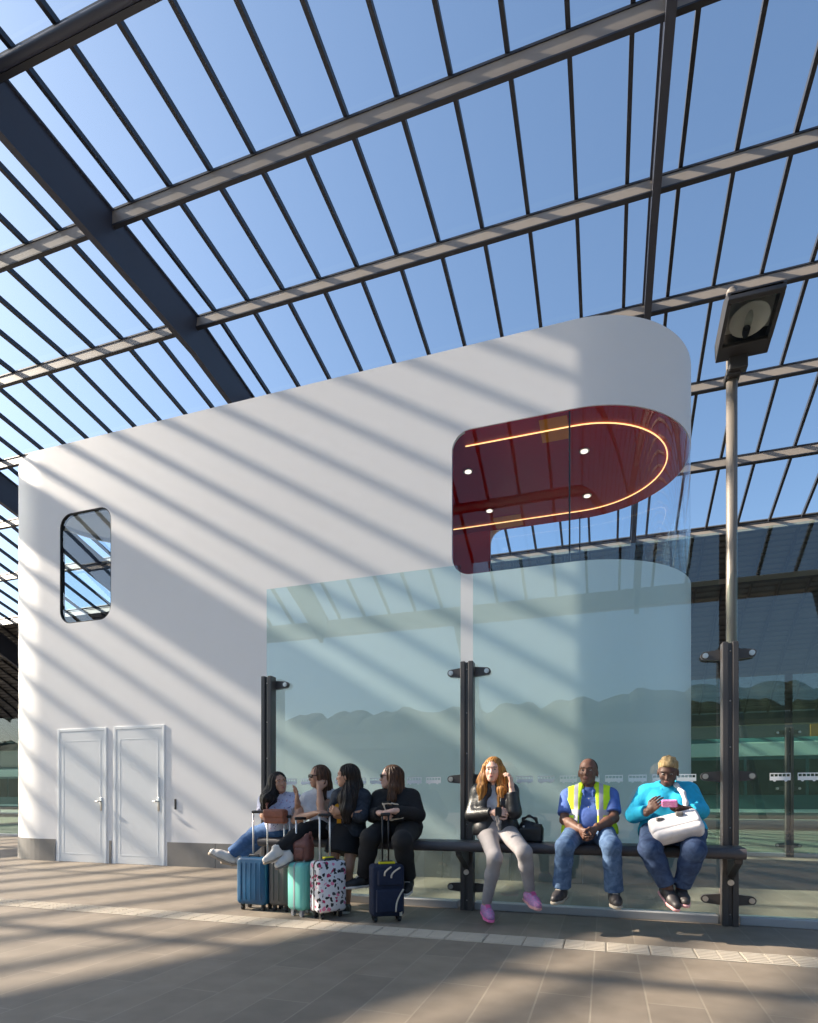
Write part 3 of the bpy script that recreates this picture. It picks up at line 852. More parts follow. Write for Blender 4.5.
def torso_prims(J, wd=1.0, bust=0.0, belly=0.0, face=(0, -1, 0)):
    hl, hr, sl_, sr = [V3(J[k]) for k in ('hip_l', 'hip_r', 'sho_l', 'sho_r')]
    hm, sm_ = (hl+hr)/2, (sl_+sr)/2; ax = nrm(sm_-hm); f = nrm(V3(face)-ax*(V3(face)@ax)); P = []
    P.append(cone(hl, hr, 0.105*wd, k=0.05))
    for h, s_ in ((hl, sl_), (hr, sr)):
        a = h+(hm-h)*0.25+ax*0.02; b = s_+(sm_-s_)*0.48-ax*0.07
        m = (a+b)/2+(hm+(sm_-hm)*0.5-(a+b)/2)*0.18
        P += [cone(a, m, 0.098*wd, 0.090*wd, 0.06), cone(m, b, 0.090*wd, 0.097*wd, 0.06)]
    P.append(cone(sl_+(sm_-sl_)*0.12, sr+(sm_-sr)*0.12, 0.056, k=0.05))
    nk_ = V3(J['neck'])
    for s_ in (sl_, sr): P.append(cone(nk_+ax*0.012+(s_-nk_)*0.12, s_+(nk_-s_)*0.12, 0.046, 0.044, 0.04))
    P.append(cone(sm_-ax*0.03, V3(J['neck'])-ax*0.01, 0.07, 0.05, 0.05))
    if bust:
        for h, s_ in ((hl, sl_), (hr, sr)):
            P.append(ell(hm+(s_-sm_)*0.48+(sm_-hm)*0.66+f*0.085*wd, (0.062*bust, 0.055*bust, 0.062*bust), None, 0.04))
    if belly: P.append(ell(hm+(sm_-hm)*0.28+f*0.06, (0.15*belly, 0.10*belly, 0.13*belly), None, 0.06))
    return P
def arm_prims(J, s, th=1.0):
    a, e, w = V3(J['sho_'+s]), V3(J['elb_'+s]), V3(J['wri_'+s])
    return [cone(a, e, 0.050*th, 0.038*th, 0.03), cone(e, e+(w-e)*0.35, 0.038*th, 0.040*th, 0.02), cone(e+(w-e)*0.35, w, 0.040*th, 0.025*th, 0.02)]
def leg_prims(J, s, th=1.0):
    h, k_, a = V3(J['hip_'+s]), V3(J['kne_'+s]), V3(J['ank_'+s])
    return [cone(h, k_, 0.088*th, 0.058*th, 0.04), cone(k_, k_+(a-k_)*0.32, 0.056*th, 0.055*th, 0.03), cone(k_+(a-k_)*0.32, a, 0.055*th, 0.036*th, 0.03)]
def foot_prims(J, s, sc=1.0):
    a, t = V3(J['ank_'+s]), V3(J['toe_'+s]); d = nrm(t+V3((0, 0, 0.055))-a)
    up = V3(J.get('footup_'+s, (0, 0, 1))); up = nrm(up-d*(up@d))
    return a, t, d, up
def shoe(root, J, s, name, upper, sole, sc=1.0, high=0.0, lace=None):
    """a shoe round the foot: upper, sole under it, a tongue or laces"""
    a, t, d, up = foot_prims(J, s, sc); w = np.cross(d, up)
    heel = a-d*0.045*sc-up*0.045*sc; ball = a+d*0.10*sc-up*0.055*sc; tip = a+d*0.165*sc-up*0.06*sc
    P = [cone(heel, ball, 0.038*sc, 0.043*sc, 0.03), cone(ball, tip, 0.043*sc, 0.034*sc, 0.03), cone(a-up*0.02, heel+d*0.05*sc, 0.044*sc, 0.042*sc, 0.03), cone(a+d*0.02*sc-up*0.015*sc, ball, 0.038*sc, 0.032*sc, 0.03)]
    if high: P.append(cone(a-up*0.02, a+up*high, 0.047*sc, 0.045*sc, 0.03))
    cut = [(a-up*0.088*sc, -up), (a+up*(0.005+high), up)]
    o = soft(name, P, upper, root, 0.006, cut)
    sp = [cone(heel-up*0.03*sc, ball-up*0.028*sc, 0.041*sc, 0.046*sc, 0.03), cone(ball-up*0.028*sc, tip-up*0.026*sc, 0.046*sc, 0.036*sc, 0.03)]
    soft('sole', sp, sole, o, 0.006, [(a-up*0.076*sc, up), (a-up*0.104*sc, -up)])
    if lace:
        lp = []
        for q in (0.25, 0.45, 0.65):
            c = a+d*(0.035+0.075*q)*sc+up*(0.026-0.04*q)*sc
            lp.append(cone(c-w*0.018, c+w*0.018, 0.006, k=0.002))
        soft('laces', lp, lace, o, 0.004)
    return o

def hair_mat(name, c1, c2, rough=0.45):
    m, nt, b, out = new_mat(name)
    tc = nt.nodes.new('ShaderNodeTexCoord'); mp = nt.nodes.new('ShaderNodeMapping'); mp.inputs['Scale'].default_value = (42, 42, 3)
    nz = nt.nodes.new('ShaderNodeTexNoise'); nz.inputs['Scale'].default_value = 1.6; nz.inputs['Detail'].default_value = 5
    rp = nt.nodes.new('ShaderNodeValToRGB'); rp.color_ramp.elements[0].color = (*c1, 1); rp.color_ramp.elements[1].color = (*c2, 1)
    rp.color_ramp.elements[0].position = 0.35; rp.color_ramp.elements[1].position = 0.65
    nt.links.new(tc.outputs['Object'], mp.inputs['Vector']); nt.links.new(mp.outputs[0], nz.inputs['Vector'])
    nt.links.new(nz.outputs['Fac'], rp.inputs['Fac']); nt.links.new(rp.outputs['Color'], b.inputs['Base Color'])
    bp = nt.nodes.new('ShaderNodeBump'); bp.inputs['Strength'].default_value = 1.0; bp.inputs['Distance'].default_value = 0.012
    nt.links.new(nz.outputs['Fac'], bp.inputs['Height']); nt.links.new(bp.outputs['Normal'], b.inputs['Normal'])
    b.inputs['Roughness'].default_value = rough
    b.inputs['Specular IOR Level'].default_value = 0.25
    return m
def cloth_mat(name, col, rough=0.85, fold=0.5, fscale=14, var=0.12, worn=None):
    """fabric with soft creases; worn = a paler colour in patches"""
    m, nt, b, out = new_mat(name)
    tc = nt.nodes.new('ShaderNodeTexCoord')
    nz = nt.nodes.new('ShaderNodeTexNoise'); nz.inputs['Scale'].default_value = fscale; nz.inputs['Detail'].default_value = 3; nz.inputs['Distortion'].default_value = 1.2
    nt.links.new(tc.outputs['Object'], nz.inputs['Vector'])
    rp = nt.nodes.new('ShaderNodeValToRGB'); c = np.array(col)
    rp.color_ramp.elements[0].color = (*(c*(1-var)), 1); rp.color_ramp.elements[1].color = (*(np.array(worn) if worn else np.clip(c*(1+var), 0, 1)), 1)
    rp.color_ramp.elements[0].position = 0.38; rp.color_ramp.elements[1].position = 0.68
    nt.links.new(nz.outputs['Fac'], rp.inputs['Fac']); nt.links.new(rp.outputs['Color'], b.inputs['Base Color'])
    bp = nt.nodes.new('ShaderNodeBump'); bp.inputs['Strength'].default_value = fold*0.7; bp.inputs['Distance'].default_value = 0.014
    nt.links.new(nz.outputs['Fac'], bp.inputs['Height']); nt.links.new(bp.outputs['Normal'], b.inputs['Normal'])
    b.inputs['Roughness'].default_value = rough
    return m
def spots_mat(name, base, cols, scale=40, thr=0.35):
    """fabric or shell printed with scattered coloured blotches"""
    m, nt, b, out = new_mat(name)
    tc = nt.nodes.new('ShaderNodeTexCoord')
    vo = nt.nodes.new('ShaderNodeTexVoronoi'); vo.inputs['Scale'].default_value = scale; vo.inputs['Randomness'].default_value = 1
    nz = nt.nodes.new('ShaderNodeTexNoise'); nz.inputs['Scale'].default_value = scale*0.7
    av = nt.nodes.new('ShaderNodeMix'); av.data_type = 'RGBA'; av.inputs['Factor'].default_value = 0.06
    nt.links.new(tc.outputs['Object'], av.inputs['A']); nt.links.new(nz.outputs['Color'], av.inputs['B'])
    nt.links.new(tc.outputs['Object'], nz.inputs['Vector']); nt.links.new(av.outputs['Result'], vo.inputs['Vector'])
    lt = nt.nodes.new('ShaderNodeMath'); lt.operation = 'LESS_THAN'; lt.inputs[1].default_value = thr
    nt.links.new(vo.outputs['Distance'], lt.inputs[0])
    sep = nt.nodes.new('ShaderNodeSeparateColor'); nt.links.new(vo.outputs['Color'], sep.inputs[0])
    rp = nt.nodes.new('ShaderNodeValToRGB'); rp.color_ramp.interpolation = 'CONSTANT'
    rp.color_ramp.elements[0].color = (*cols[0], 1); rp.color_ramp.elements[0].position = 0
    rp.color_ramp.elements[1].color = (*cols[1], 1); rp.color_ramp.elements[1].position = 0.34
    for i, c in enumerate(cols[2:]):
        e = rp.color_ramp.elements.new(0.55+0.2*i); e.color = (*c, 1)
    nt.links.new(sep.outputs[0], rp.inputs['Fac'])
    mx = nt.nodes.new('ShaderNodeMix'); mx.data_type = 'RGBA'; mx.inputs['A'].default_value = (*base, 1)
    nt.links.new(lt.outputs[0], mx.inputs['Factor']); nt.links.new(rp.outputs['Color'], mx.inputs['B'])
    nt.links.new(mx.outputs['Result'], b.inputs['Base Color']); b.inputs['Roughness'].default_value = 0.6
    return m

M['eye_white'] = mat('eye_white', (0.40, 0.37, 0.35), 0.55, var=0.01)
M['iris'] = mat('iris', (0.03, 0.02, 0.015), 0.2)
M['brow'] = mat('eyebrow_hair', (0.04, 0.025, 0.018), 0.8)
M['lip'] = mat('lip', (0.46, 0.16, 0.14), 0.45)
M['lip_dark'] = mat('lip_dark', (0.20, 0.075, 0.06), 0.45)
M['sunglass'] = mat('black_sunglasses', (0.01, 0.01, 0.012), 0.15)
M['skin_fair'] = mat('fair_skin', (0.66, 0.40, 0.31), 0.5, var=0.05)
M['skin_tan'] = mat('tan_skin', (0.46, 0.25, 0.165), 0.5, var=0.05)
M['skin_dark'] = mat('dark_skin', (0.135, 0.062, 0.040), 0.58, var=0.08)
M['skin_deep'] = mat('deep_skin', (0.088, 0.042, 0.030), 0.58, var=0.08)
M['hair_black'] = hair_mat('black_hair', (0.006, 0.005, 0.005), (0.022, 0.014, 0.011))
M['hair_brown'] = hair_mat('brown_hair', (0.030, 0.014, 0.008), (0.11, 0.050, 0.025))
M['hair_ginger'] = hair_mat('ginger_hair', (0.20, 0.075, 0.018), (0.52, 0.25, 0.06))
M['hair_blond'] = hair_mat('short_blond_hair', (0.24, 0.165, 0.075), (0.46, 0.34, 0.18), 0.8)
M['hair_cropped'] = mat('cropped_black_hair', (0.012, 0.010, 0.009), 0.9)
M['jeans'] = cloth_mat('blue_jeans', (0.045, 0.095, 0.20), fold=0.6, fscale=16, worn=(0.095, 0.165, 0.29))
M['jeans_dark'] = cloth_mat('dark_blue_jeans', (0.018, 0.040, 0.105), fold=0.6, fscale=14, worn=(0.040, 0.075, 0.16))
M['jeans_bright'] = cloth_mat('bright_blue_jeans', (0.035, 0.105, 0.27), fold=0.6, fscale=14, worn=(0.06, 0.15, 0.33))
M['black_cloth'] = cloth_mat('black_cloth', (0.008, 0.008, 0.010), fold=0.5, fscale=12)
M['black_knit'] = cloth_mat('black_knit', (0.010, 0.010, 0.012), fold=0.5, fscale=18)
M['leather'] = cloth_mat('black_leather', (0.014, 0.014, 0.016), rough=0.4, fold=0.35, fscale=26)
M['grey_leggings'] = cloth_mat('pale_grey_leggings', (0.31, 0.29, 0.295), fold=0.3, fscale=10, var=0.06)
M['white_cotton'] = cloth_mat('white_cotton', (0.62, 0.62, 0.64), fold=0.4, fscale=14, var=0.06)
M['grey_cotton'] = cloth_mat('grey_cotton', (0.42, 0.43, 0.47), fold=0.4, fscale=14, var=0.1)
M['floral'] = spots_mat('floral_cotton', (0.52, 0.53, 0.68), [(0.10, 0.09, 0.26), (0.36, 0.30, 0.52), (0.45, 0.20, 0.30), (0.70, 0.70, 0.80)], 42, 0.30)
M['yellow_cotton'] = cloth_mat('yellow_cotton', (0.75, 0.34, 0.012), fold=0.4, fscale=14, var=0.1)
M['denim_jacket'] = cloth_mat('dark_denim', (0.012, 0.017, 0.028), fold=0.5, fscale=16, worn=(0.030, 0.040, 0.058))
M['blue_shirt'] = cloth_mat('blue_uniform_shirt', (0.075, 0.14, 0.42), fold=0.5, fscale=14, var=0.12)
M['hi_vis'] = cloth_mat('hi_vis_yellow', (0.55, 0.80, 0.02), fold=0.35, fscale=12, var=0.06)
M['reflective'] = mat('reflective_stripe', (0.40, 0.39, 0.45), 0.5, var=0.03)
M['turquoise'] = cloth_mat('turquoise_fleece', (0.012, 0.38, 0.60), fold=0.5, fscale=12, var=0.12)
M['pale_turquoise'] = cloth_mat('pale_turquoise_fleece', (0.30, 0.72, 0.80), fold=0.5, fscale=12, var=0.08)  # sunlit tone of the turquoise fleece as a colour, assigned to nothing
M['shoe_white'] = mat('white_shoe', (0.62, 0.59, 0.55), 0.6)
M['sole_tan'] = mat('tan_sole', (0.36, 0.29, 0.22), 0.75)
M['sole_grey'] = mat('grey_sole', (0.16, 0.14, 0.13), 0.75)
M['shoe_black'] = mat('black_shoe', (0.012, 0.012, 0.014), 0.55)
M['shoe_pink'] = spots_mat('pink_shoe', (0.42, 0.22, 0.42), [(0.62, 0.10, 0.36), (0.30, 0.26, 0.42), (0.70, 0.28, 0.50)], 60, 0.4)
M['sole_pink'] = mat('pink_sole', (0.78, 0.16, 0.40), 0.6)
M['sole_salmon'] = mat('salmon_sole', (0.72, 0.36, 0.36), 0.6)
M['shoe_brown'] = mat('dark_shoe', (0.038, 0.033, 0.034), 0.5)
M['sole_cream'] = mat('cream_sole', (0.36, 0.32, 0.26), 0.7)
M['print_white'] = mat('white_print_ink', (0.62, 0.56, 0.48), 0.7)

# ------------------------------------------------------------------ people: joints in metres
J_man = dict(head=(-0.151, 5.5, 1.339), neck=(-0.144, 5.54, 1.189), sho_r=(-0.325, 5.54, 1.145), sho_l=(0.038, 5.54, 1.153), elb_r=(-0.348, 5.42, 0.915), elb_l=(0.065, 5.42, 0.936), wri_r=(-0.2, 5.22, 0.843), wri_l=(-0.087, 5.22, 0.853), hip_r=(-0.245, 5.5, 0.708), hip_l=(-0.033, 5.5, 0.713), kne_r=(-0.321, 5.06, 0.713), kne_l=(0.042, 5.06, 0.722), ank_r=(-0.355, 5.15, 0.352), ank_l=(0.062, 5.15, 0.339), toe_r=(-0.403, 4.98, 0.284), toe_l=(0.086, 4.98, 0.278))
J_turq = dict(head=(0.492, 5.4, 1.33), neck=(0.501, 5.5, 1.185), sho_r=(0.328, 5.52, 1.169), sho_l=(0.666, 5.52, 1.185), elb_r=(0.227, 5.42, 0.964), elb_l=(0.734, 5.4, 1.001), wri_r=(0.332, 5.2, 1.003), wri_l=(0.62, 5.2, 1.012), hip_r=(0.397, 5.48, 0.707), hip_l=(0.669, 5.48, 0.714), kne_r=(0.33, 5.06, 0.705), kne_l=(0.646, 5.06, 0.706), ank_r=(0.466, 5.12, 0.395), ank_l=(0.567, 5.18, 0.383), toe_r=(0.532, 4.99, 0.271), toe_l=(0.585, 5.02, 0.307))
J_ging = dict(head=(-0.991, 5.46, 1.368), neck=(-0.992, 5.52, 1.212), sho_r=(-1.141, 5.53, 1.185), sho_l=(-0.84, 5.53, 1.193), elb_r=(-1.188, 5.46, 0.951), elb_l=(-0.779, 5.36, 0.983), wri_r=(-0.947, 5.27, 0.98), wri_l=(-0.805, 5.36, 1.208), hip_r=(-1.064, 5.5, 0.736), hip_l=(-0.877, 5.5, 0.74), kne_r=(-0.915, 5.14, 0.588), kne_l=(-0.658, 5.08, 0.652), ank_r=(-1.023, 5.29, 0.148), ank_l=(-0.627, 5.24, 0.292), toe_r=(-0.95, 5.14, 0.073), toe_l=(-0.536, 5.1, 0.207))
J_wblack = dict(head=(-1.998, 5.46, 1.315), neck=(-1.976, 5.5, 1.169), sho_r=(-2.134, 5.5, 1.13), sho_l=(-1.803, 5.54, 1.139), elb_r=(-2.15, 5.38, 0.944), elb_l=(-1.717, 5.46, 0.946), wri_r=(-2, 5.18, 0.97), wri_l=(-1.854, 5.16, 0.989), hip_r=(-2.032, 5.48, 0.737), hip_l=(-1.821, 5.5, 0.74), kne_r=(-2.068, 5.1, 0.74), kne_l=(-1.742, 5.06, 0.722), ank_r=(-2.169, 5.2, 0.363), ank_l=(-1.755, 5.3, 0.349), toe_r=(-2.256, 5.14, 0.302), toe_l=(-1.741, 5.2, 0.271))
J_skirt = dict(head=(-2.395, 5.3, 1.324), neck=(-2.376, 5.34, 1.178), sho_r=(-2.469, 5.3, 1.139), sho_l=(-2.247, 5.36, 1.139), elb_r=(-2.515, 5.26, 0.944), elb_l=(-2.217, 5.24, 0.938), wri_r=(-2.284, 5.18, 0.948), wri_l=(-2.389, 5.16, 0.977), hip_r=(-2.514, 5.36, 0.754), hip_l=(-2.351, 5.38, 0.756), kne_r=(-2.54, 5.28, 0.436), kne_l=(-2.356, 5.26, 0.435), ank_r=(-2.581, 5.32, 0.066), ank_l=(-2.417, 5.36, 0.063), toe_r=(-2.586, 5.22, 0.024), toe_l=(-2.389, 5.24, 0.032))
J_chin = dict(head=(-2.768, 5.44, 1.328), neck=(-2.749, 5.48, 1.182), sho_r=(-2.898, 5.44, 1.12), sho_l=(-2.654, 5.54, 1.151), elb_r=(-2.947, 5.28, 0.89), elb_l=(-2.654, 5.28, 0.982), wri_r=(-2.652, 5.16, 0.965), wri_l=(-2.696, 5.32, 1.189), hip_r=(-2.719, 5.42, 0.767), hip_l=(-2.643, 5.54, 0.762), kne_r=(-2.782, 5.14, 0.8), kne_l=(-2.77, 5.22, 0.777), ank_r=(-2.936, 4.92, 0.63), ank_l=(-2.854, 4.98, 0.58), toe_r=(-2.975, 4.86, 0.55), toe_l=(-2.892, 4.9, 0.493))
J_floral = dict(head=(-3.223, 5.44, 1.266), neck=(-3.247, 5.48, 1.121), sho_r=(-3.389, 5.44, 1.1), sho_l=(-3.092, 5.54, 1.11), elb_r=(-3.351, 5.36, 0.925), elb_l=(-2.967, 5.42, 0.947), wri_r=(-3.207, 5.24, 0.969), wri_l=(-2.924, 5.28, 1.09), hip_r=(-3.246, 5.44, 0.788), hip_l=(-3.162, 5.56, 0.784), kne_r=(-3.497, 5.42, 0.733), kne_l=(-3.468, 5.47, 0.688), ank_r=(-3.75, 5.36, 0.521), ank_l=(-3.662, 5.43, 0.496), toe_r=(-3.902, 5.28, 0.555), toe_l=(-3.811, 5.36, 0.466))
HIP_Z = {'man': 0.812, 'turq': 0.822, 'ging': 0.806, 'wblack': 0.815, 'skirt': 0.775, 'chin': 0.806, 'floral': 0.806}
JJ = dict(man=J_man, turq=J_turq, ging=J_ging, wblack=J_wblack, skirt=J_skirt, chin=J_chin, floral=J_floral)
for k_, z_ in HIP_Z.items():
    for h_ in ('hip_l', 'hip_r'):
        x_, y_, _z = JJ[k_][h_]; JJ[k_][h_] = (x_, y_, z_)
for J_ in JJ.values():
    for h_ in ('sho_l', 'sho_r'):
        x_, y_, z_ = J_[h_]; J_[h_] = (x_, y_, z_-0.025)
def lerp(a, b, t): return V3(a)+(V3(b)-V3(a))*t
def person(label, J):
    hm = lerp(J['hip_l'], J['hip_r'], 0.5)
    return thing('person', label, 'person', (float(hm[0]), float(hm[1]), 0.0), group=None)
def body(root, J, skin, face, up=(0, 0, 1), hs=1.0, wd=1.0, arm=1.0, leg=1.0, bust=0.0, belly=0.0, hands=(), chest=(0, -1, 0)):
    HP, L, R = head_prims(J['head'], face, up, hs)
    pr = torso_prims(J, wd*0.95, bust, belly, chest)
    for s in 'lr':
        pr += arm_prims(J, s, arm)+leg_prims(J, s, leg)
        a, t, d, u = foot_prims(J, s); pr += [cone(a-u*0.02, a+d*0.08-u*0.055, 0.030, 0.024, 0.02), cone(a-u*0.01, a-d*0.02-u*0.035, 0.032, 0.028, 0.02)]
    pr.append(cone(J['neck'], lerp(J['neck'], J['head'], 0.62), 0.052*hs, 0.050*hs, 0.03))
    ex = [(HP+[cone(lerp(J['neck'], J['head'], 0.1), lerp(J['neck'], J['head'], 0.62), 0.050*hs, 0.049*hs, 0.03)], 0.0045)]+[(h, 0.0036) for h in hands]
    return soft('body', pr, skin, root, 0.009, extra=ex), L, R
def sleeve(J, s, frac_a, frac_b, off, th=1.0):
    """sleeve prims from the shoulder down to frac_b of the forearm (0 = elbow)"""
    a, e, w = V3(J['sho_'+s]), V3(J['elb_'+s]), V3(J['wri_'+s]); P = []
    if frac_b <= 0:
        q = lerp(a, e, 1+frac_b); return [cone(a, q, 0.054*th+off, 0.050*th+off*1.3, 0.03, fb=True)]
    P.append(cone(a, e, 0.052*th+off, 0.042*th+off, 0.03)); P.append(cone(e, lerp(e, w, frac_b), 0.042*th+off, 0.030*th+off, 0.02, fb=True)); return P
def trousers(root, J, material, name='trousers', off=0.012, th=1.0, wd=1.0, flare=0.012, cuff=0.97):
    P = [cone(J['hip_l'], J['hip_r'], 0.105*wd+off*0.6, k=0.05)]
    hm = lerp(J['hip_l'], J['hip_r'], 0.5); sm_ = lerp(J['sho_l'], J['sho_r'], 0.5)
    P.append(cone(lerp(hm, sm_, -0.02), lerp(hm, sm_, 0.22), 0.115*wd+off*0.5, 0.112*wd, 0.06, fb=True))
    for s in 'lr':
        h, k_, a = V3(J['hip_'+s]), V3(J['kne_'+s]), V3(J['ank_'+s])
        P += [cone(h, k_, 0.088*th+off, 0.061*th+off, 0.045), cone(k_, lerp(k_, a, 0.35), 0.060*th+off, 0.055*th+off, 0.03), cone(lerp(k_, a, 0.35), lerp(k_, a, cuff), 0.055*th+off, 0.040*th+off+flare, 0.03, fb=True)]
    return soft(name, P, material, root, 0.009)
def top_prims(J, off, wd, bust, belly, chest, sleeves=None, arm=1.0, low=0.0):
    P = grow(torso_prims(J, wd, bust, belly, chest), off)
    if sleeves is not None:
        for s in 'lr': P += sleeve(J, s, 0, sleeves, off*0.8, arm)
    return P+neck_hole(J, chest, low)
def neck_hole(J, f=(0, -1, 0), low=0.0, r=0.062):
    n_ = V3(J['neck']); f = nrm(f)
    return [cone(n_+V3((0, 0, 0.045-low))+f*0.012, lerp(n_, J['head'], 0.9)+V3((0, 0, 0.05)), r, 0.075, 0.012, sub=True)]
def hem_cut(J, t=0.05):
    hm = lerp(J['hip_l'], J['hip_r'], 0.5); sm_ = lerp(J['sho_l'], J['sho_r'], 0.5)
    return (lerp(hm, sm_, t), hm-sm_)

# ---- man in the yellow vest ------------------------------------------------
J = J_man; r = person('man in yellow high-visibility vest and blue shirt sitting with clasped hands on the bench', J)
face = nrm((-0.16, -1, 0.10)); up = (0.02, 0.1, 1)
hl = hand_prims(J['wri_l'], (-0.34, -0.62, -0.62), (-0.85, 0.25, -0.1), -1, 0.75)
hr = hand_prims(J['wri_r'], (0.34, -0.60, -0.70), (0.85, 0.25, -0.1), 1, 0.70)
b_, L, R = body(r, J, M['skin_dark'], face, up, 1.06, 1.02, 1.1, 1.0, hands=(hl, hr))
face_parts(r, J['head'], face, up, 1.06, lip='lip_dark')
soft('hair', [ell(L(0, -0.020, 0.034), np.array([0.0745, 0.088, 0.0835])*1.06, R, 0.01)], M['hair_cropped'], r, 0.006, [(L(0, 0.045, 0.052), R.T@V3((0, 0.75, -0.65)))])
sh = top_prims(J, 0.012, 1.04, 0, 0.75, (0, -1, 0), -0.22, 1.15)
so3 = soft('shirt', sh, M['blue_shirt'], r, 0.008, [hem_cut(J, -0.02)])
c0 = V3(J['neck'])+V3((0, -0.055, -0.015))
soft('collar', [p_ for s in (-1, 1) for p_ in chain([c0+V3((s*0.052, 0.075, 0.045)), c0+V3((s*0.060, 0.02, 0.030)), c0+V3((s*0.040, -0.030, -0.010)), c0+V3((s*0.034, -0.040, -0.055))], [0.014, 0.015, 0.015, 0.007], 0.01)]+[cone(c0+V3((-0.05, 0.08, 0.045)), c0+V3((0.05, 0.08, 0.045)), 0.014, k=0.02)], M['blue_shirt'], so3, 0.005)
soft('button', [ell(c0+V3((0.0, -0.062-0.012*i, -0.07-0.075*i)), (0.006, 0.006, 0.006)) for i in range(4)], M['print_white'], so3, 0.004)
vp_ = top_prims(J, 0.026, 1.05, 0, 0.75, (0, -1, 0))
cx = V3(J['neck']); wedge = [cone(cx+V3((-0.0, -0.10, 0.05)), cx+V3((-0.005, -0.25, -0.42)), 0.060, 0.095, 0.01, sub=True)]
armcut = [ell(V3(J['sho_'+s])+V3(((1 if s == 'l' else -1)*0.030, 0, -0.01)), (0.062, 0.11, 0.105), k=0.01, sub=True) for s in 'lr']
def vest_paint(c):
    x = c.x-J_man['neck'][0]; z = c.z
    if 0.96 < z < 1.01 and c.y > 5.36: return 1
    if 0.088 < abs(x+0.0) < 0.122 and z > 0.90: return 1
    return 0
soft('vest', vp_+wedge+armcut, M['hi_vis'], r, 0.005, [hem_cut(J, -0.06)], paint=vest_paint, mats=(M['reflective'],))
trousers(r, J, M['jeans'], 'jeans', 0.014, 1.02, 1.02, 0.022)
for s in 'rl': shoe(r, J, s, 'shoe', M['shoe_brown'], M['sole_cream'], 1.0, lace=M['sole_cream'])

# ---- woman in turquoise ------------------------------------------------------
J = J_turq; r = person('woman in turquoise fleece with short blond hair holding a pink phone on the bench', J)
face = nrm((-0.18, -1, -0.42)); up = (0, -0.35, 1)
hl = hand_prims(J['wri_l'], (-0.80, -0.40, 0.12), (-0.30, 0.55, 0.75), 1, 0.55)
hr = hand_prims(J['wri_r'], (0.50, -0.40, 0.60), (0.65, 0.60, 0.25), 1, 0.45)
b_, L, R = body(r, J, M['skin_deep'], face, up, 1.03, 1.10, 1.15, 1.2, 1.15, 0.9, hands=(hl, hr))
face_parts(r, J['head'], face, up, 1.03, lip='lip_dark')
soft('hair', [ell(L(0, -0.020, 0.040), np.array([0.0765, 0.094, 0.080])*1.03, R, 0.01), ell(L(0, 0.032, 0.076), np.array([0.055, 0.046, 0.030]), R, 0.02)]+[ell(L(0.070*math.cos(i*2.4)*math.sin(0.25+0.09*i), -0.022+0.085*math.sin(i*2.4)*math.sin(0.25+0.09*i), 0.040+0.078*math.cos(0.25+0.09*i)), (0.016, 0.016, 0.012), R, 0.010) for i in range(15)], M['hair_blond'], r, 0.006, [(L(0, 0.055, 0.052), R.T@V3((0, 0.62, -0.78)))])
fp = top_prims(J, 0.022, 1.10, 1.2, 0.95, (0, -1, 0), 0.85, 1.22)
fo = soft('fleece', fp, M['turquoise'], r, 0.008, [hem_cut(J, -0.02)])
nk = V3(J['neck'])
soft('collar', [cone(nk+V3((0.092*math.cos(a), 0.01+0.085*math.sin(a), 0.02+0.035*math.sin(a))), nk+V3((0.092*math.cos(a+0.5), 0.01+0.085*math.sin(a+0.5), 0.02+0.035*math.sin(a+0.5))), 0.027, k=0.02) for a in [-0.9+0.5*i for i in range(10)]], M['turquoise'], fo, 0.007)
trousers(r, J, M['jeans_dark'], 'jeans', 0.014, 1.22, 1.10, 0.004, 0.92)
for s in 'rl': shoe(r, J, s, 'shoe', M['shoe_brown'], M['sole_salmon'], 0.95)

# ---- ginger-haired woman -----------------------------------------------------
J = J_ging; r = person('ginger-haired woman in black leather jacket and pale grey leggings on the bench', J)
face = nrm((0.02, -1, -0.02)); up = (0.06, 0, 1)
hl = hand_prims(J['wri_l'], (-0.10, 0.02, 1), (-1, 0.1, -0.1), -1, 0.55)
hr = hand_prims(J['wri_r'], (0.95, -0.30, 0.10), (0.1, 0.85, -0.35), -1, 0.8)
b_, L, R = body(r, J, M['skin_fair'], face, up, 1.0, 0.90, 0.95, 0.92, 0.95, hands=(hl, hr))
face_parts(r, J['head'], face, up, 1.0)
hp = [ell(L(0, -0.020, 0.034), (0.084, 0.100, 0.090), R, 0.02)]
for sx, x_end, ln in ((1, 0.085, 0.30), (-1, 0.075, 0.27)):
    a0 = L(sx*0.066, 0.015, 0.02); a1 = L(sx*0.082, 0.005, -0.08)
    a2 = a1+V3((-sx*0.010, -0.035, -0.10)); a3 = a2+V3((sx*0.012, -0.035, -(ln-0.10)))
    hp += chain([a0, a1, a2, a3], [0.030, 0.040, 0.042, 0.022], 0.03)
    b0 = L(sx*0.06, -0.045, 0.0); b1 = L(sx*0.098, -0.04, -0.11); hp += chain([b0, b1, b1+V3((-sx*0.0, -0.02, -0.13))], [0.05, 0.052, 0.03], 0.03)
hp.append(cone(L(0, -0.07, 0), L(0, -0.09, -0.18), 0.07, 0.06, 0.03))
hp.append(ell(L(0, 0.088, 0.002), (0.060, 0.052, 0.080), R, 0.012, sub=True))
soft('hair', hp, M['hair_ginger'], r, 0.0055, strands=((J['head'][0], J['head'][1]), 0.0034, 17, 1.3))
tp_ = top_prims(J, 0.012, 0.90, 0.98, 0, (0, -1, 0))
soft('shirt', tp_, M['grey_cotton'], r, 0.008, [hem_cut(J, -0.02)])
jk = top_prims(J, 0.030, 0.92, 1.0, 0, (0, -1, 0), None)
jk += sleeve(J, 'r', 0, 0.93, 0.020, 1.05)+sleeve(J, 'l', 0, 0.80, 0.020, 1.05)
